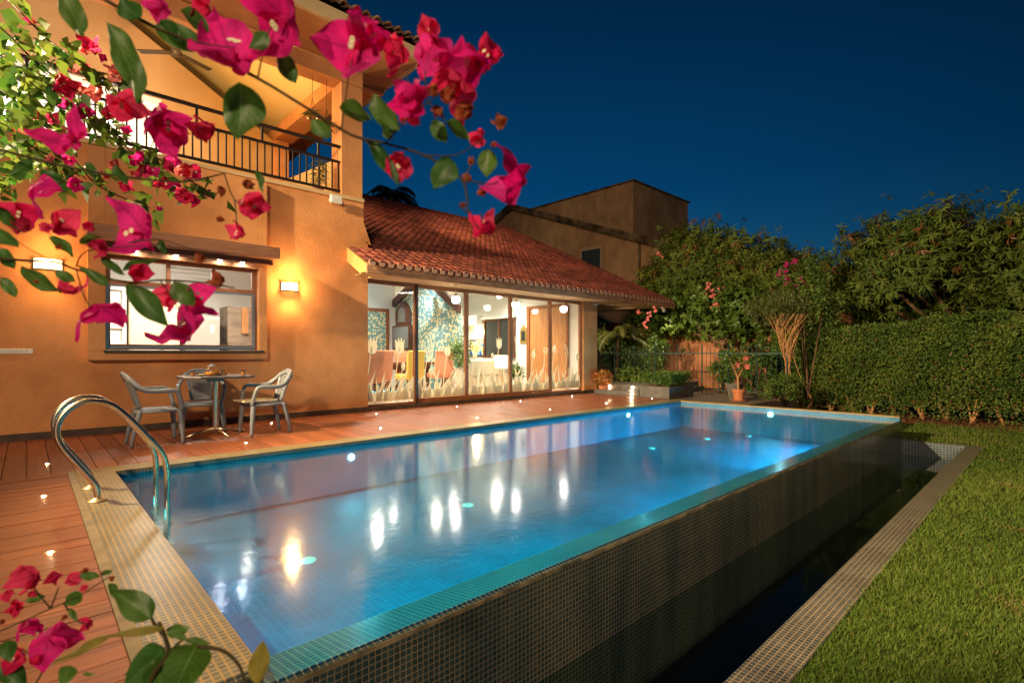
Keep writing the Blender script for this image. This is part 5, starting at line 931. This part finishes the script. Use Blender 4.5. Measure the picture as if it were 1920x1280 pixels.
stems(t,[[(270,1310),(290,1260),(315,1225),(308,1190),(298,1165)]],D4,11); stems(t,[[(370,1210),(420,1220),(450,1250),(462,1290)],[(308,1190),(290,1170),(284,1158)],[(315,1225),(330,1210),(340,1200)]],D4,8)
for a in (((285,1158),(212,1104),56,lf_near),((310,1176),(200,1192),18,lf_yel),((205,1190),(110,1240),20,lf_yel),((312,1188),(360,1176),24,lf_near),((312,1182),(345,1168),12,lf_near),((348,1198),(398,1206),14,lf_near),((350,1196),(325,1190),12,lf_near),((372,1200),(318,1310),88,lf_near),((312,1212),(235,1285),70,lf_near),((305,1208),(240,1260),22,lf_near),((300,1230),(300,1310),60,lf_near),((482,1280),(492,1195),42,lf_yel),((130,1245),(118,1285),34,lf_near),((155,1262),(180,1264),8,lf_near)): bigleaf(t,a[0],a[1],D4*rnd.uniform(.96,1.04),a[2],a[3],tilt=rnd.uniform(-.35,.35))
# climber farther away on the left
t=thing('bougainvillea_climber','sprawling yellow green bougainvillea climber with small pink flowers at the upper left','bougainvillea',P(-60,300,2.2))
lines=[[2.0,(15,0),(45,30),(90,75),(140,110),(200,150),(225,190)],[2.1,(-30,80),(20,120),(70,165),(130,195),(180,230),(230,260),(300,300),(350,335),(390,358)],[2.2,(-30,150),(30,190),(80,250),(130,290),(180,345),(240,375),(280,390)],[1.9,(-30,30),(10,60),(60,110),(110,150),(160,180)],[2.0,(-30,220),(20,240),(60,275),(110,300),(150,330)],[2.3,(-20,110),(40,150),(90,190),(150,215)],[2.2,(130,195),(190,200),(210,240),(250,290),(300,330),(340,355)],[2.1,(-30,330),(0,345),(20,350)]]
g=MB(); LPp=[];
for ln in lines:
    sp_=smooth([P(x,y,ln[0]*rnd.uniform(.95,1.05)) for x,y in ln[1:]],6); g.tube(sp_,.0028,6); LPp+=[tuple(q) for q in sp_]
g.build('stem',stemm,t,smooth=True)
LPp=np.array(LPp); n=760; i=nr.integers(0,len(LPp),n); px_=LPp[i]; w_l=np.exp(-i/len(LPp)*0)
# thicker mass towards the left edge
off=nr.normal(0,.030,(n,3)); more=nr.random(n)<.45; q=np.stack([P(nr.uniform(-60,130)*1.0 if False else float(a),float(b),float(c)) for a,b,c in zip(nr.uniform(-40,120,n)-nr.random(n)*30,nr.uniform(70,340,n),nr.uniform(1.9,2.6,n))])
p=np.where(more[:,None],q,px_+off)
V,Fa=leaves(p,rdir(n)+np.array([0,0,-.7]),rdir(n)*.8-np.array([FW.x,FW.y,0]),nr.uniform(.03,.085,n),nr.uniform(.020,.055,n),.2,.15); bulk('foliage',V,Fa,np.repeat(nr.random(n),5),lf_vine,t)
for (x,y,s) in ((170,82,34),(160,92,26),(178,95,24),(195,110,18),(142,112,36),(150,128,30),(218,138,34),(222,128,20),(116,160,48),(155,172,30),(182,165,34),(165,205,28),(150,215,26),(175,178,26),(130,300,24),(250,300,26),(270,320,26),(285,322,24),(315,308,38),(345,322,40),(362,322,34),(330,300,26),(330,352,26),(345,368,30),(362,372,30),(388,360,24),(232,350,28),(142,345,34),(296,345,18),(95,300,20),(140,268,20),(300,392,14),(60,40,18),(240,245,18),(100,225,26),(85,255,24),(205,215,30),(240,205,26),(262,292,30),(300,268,24),(195,330,26),(215,305,22),(120,190,26),(160,128,24),(60,215,22),(255,330,22),(310,345,26),(40,250,22)):
    flower(t,P(x,y,2.05*rnd.uniform(.95,1.05)),s*1.25/F*2.05,rnd.choice([fl_mag,fl_red,fl_pink,fl_mag]),rnd.uniform(.5,1))
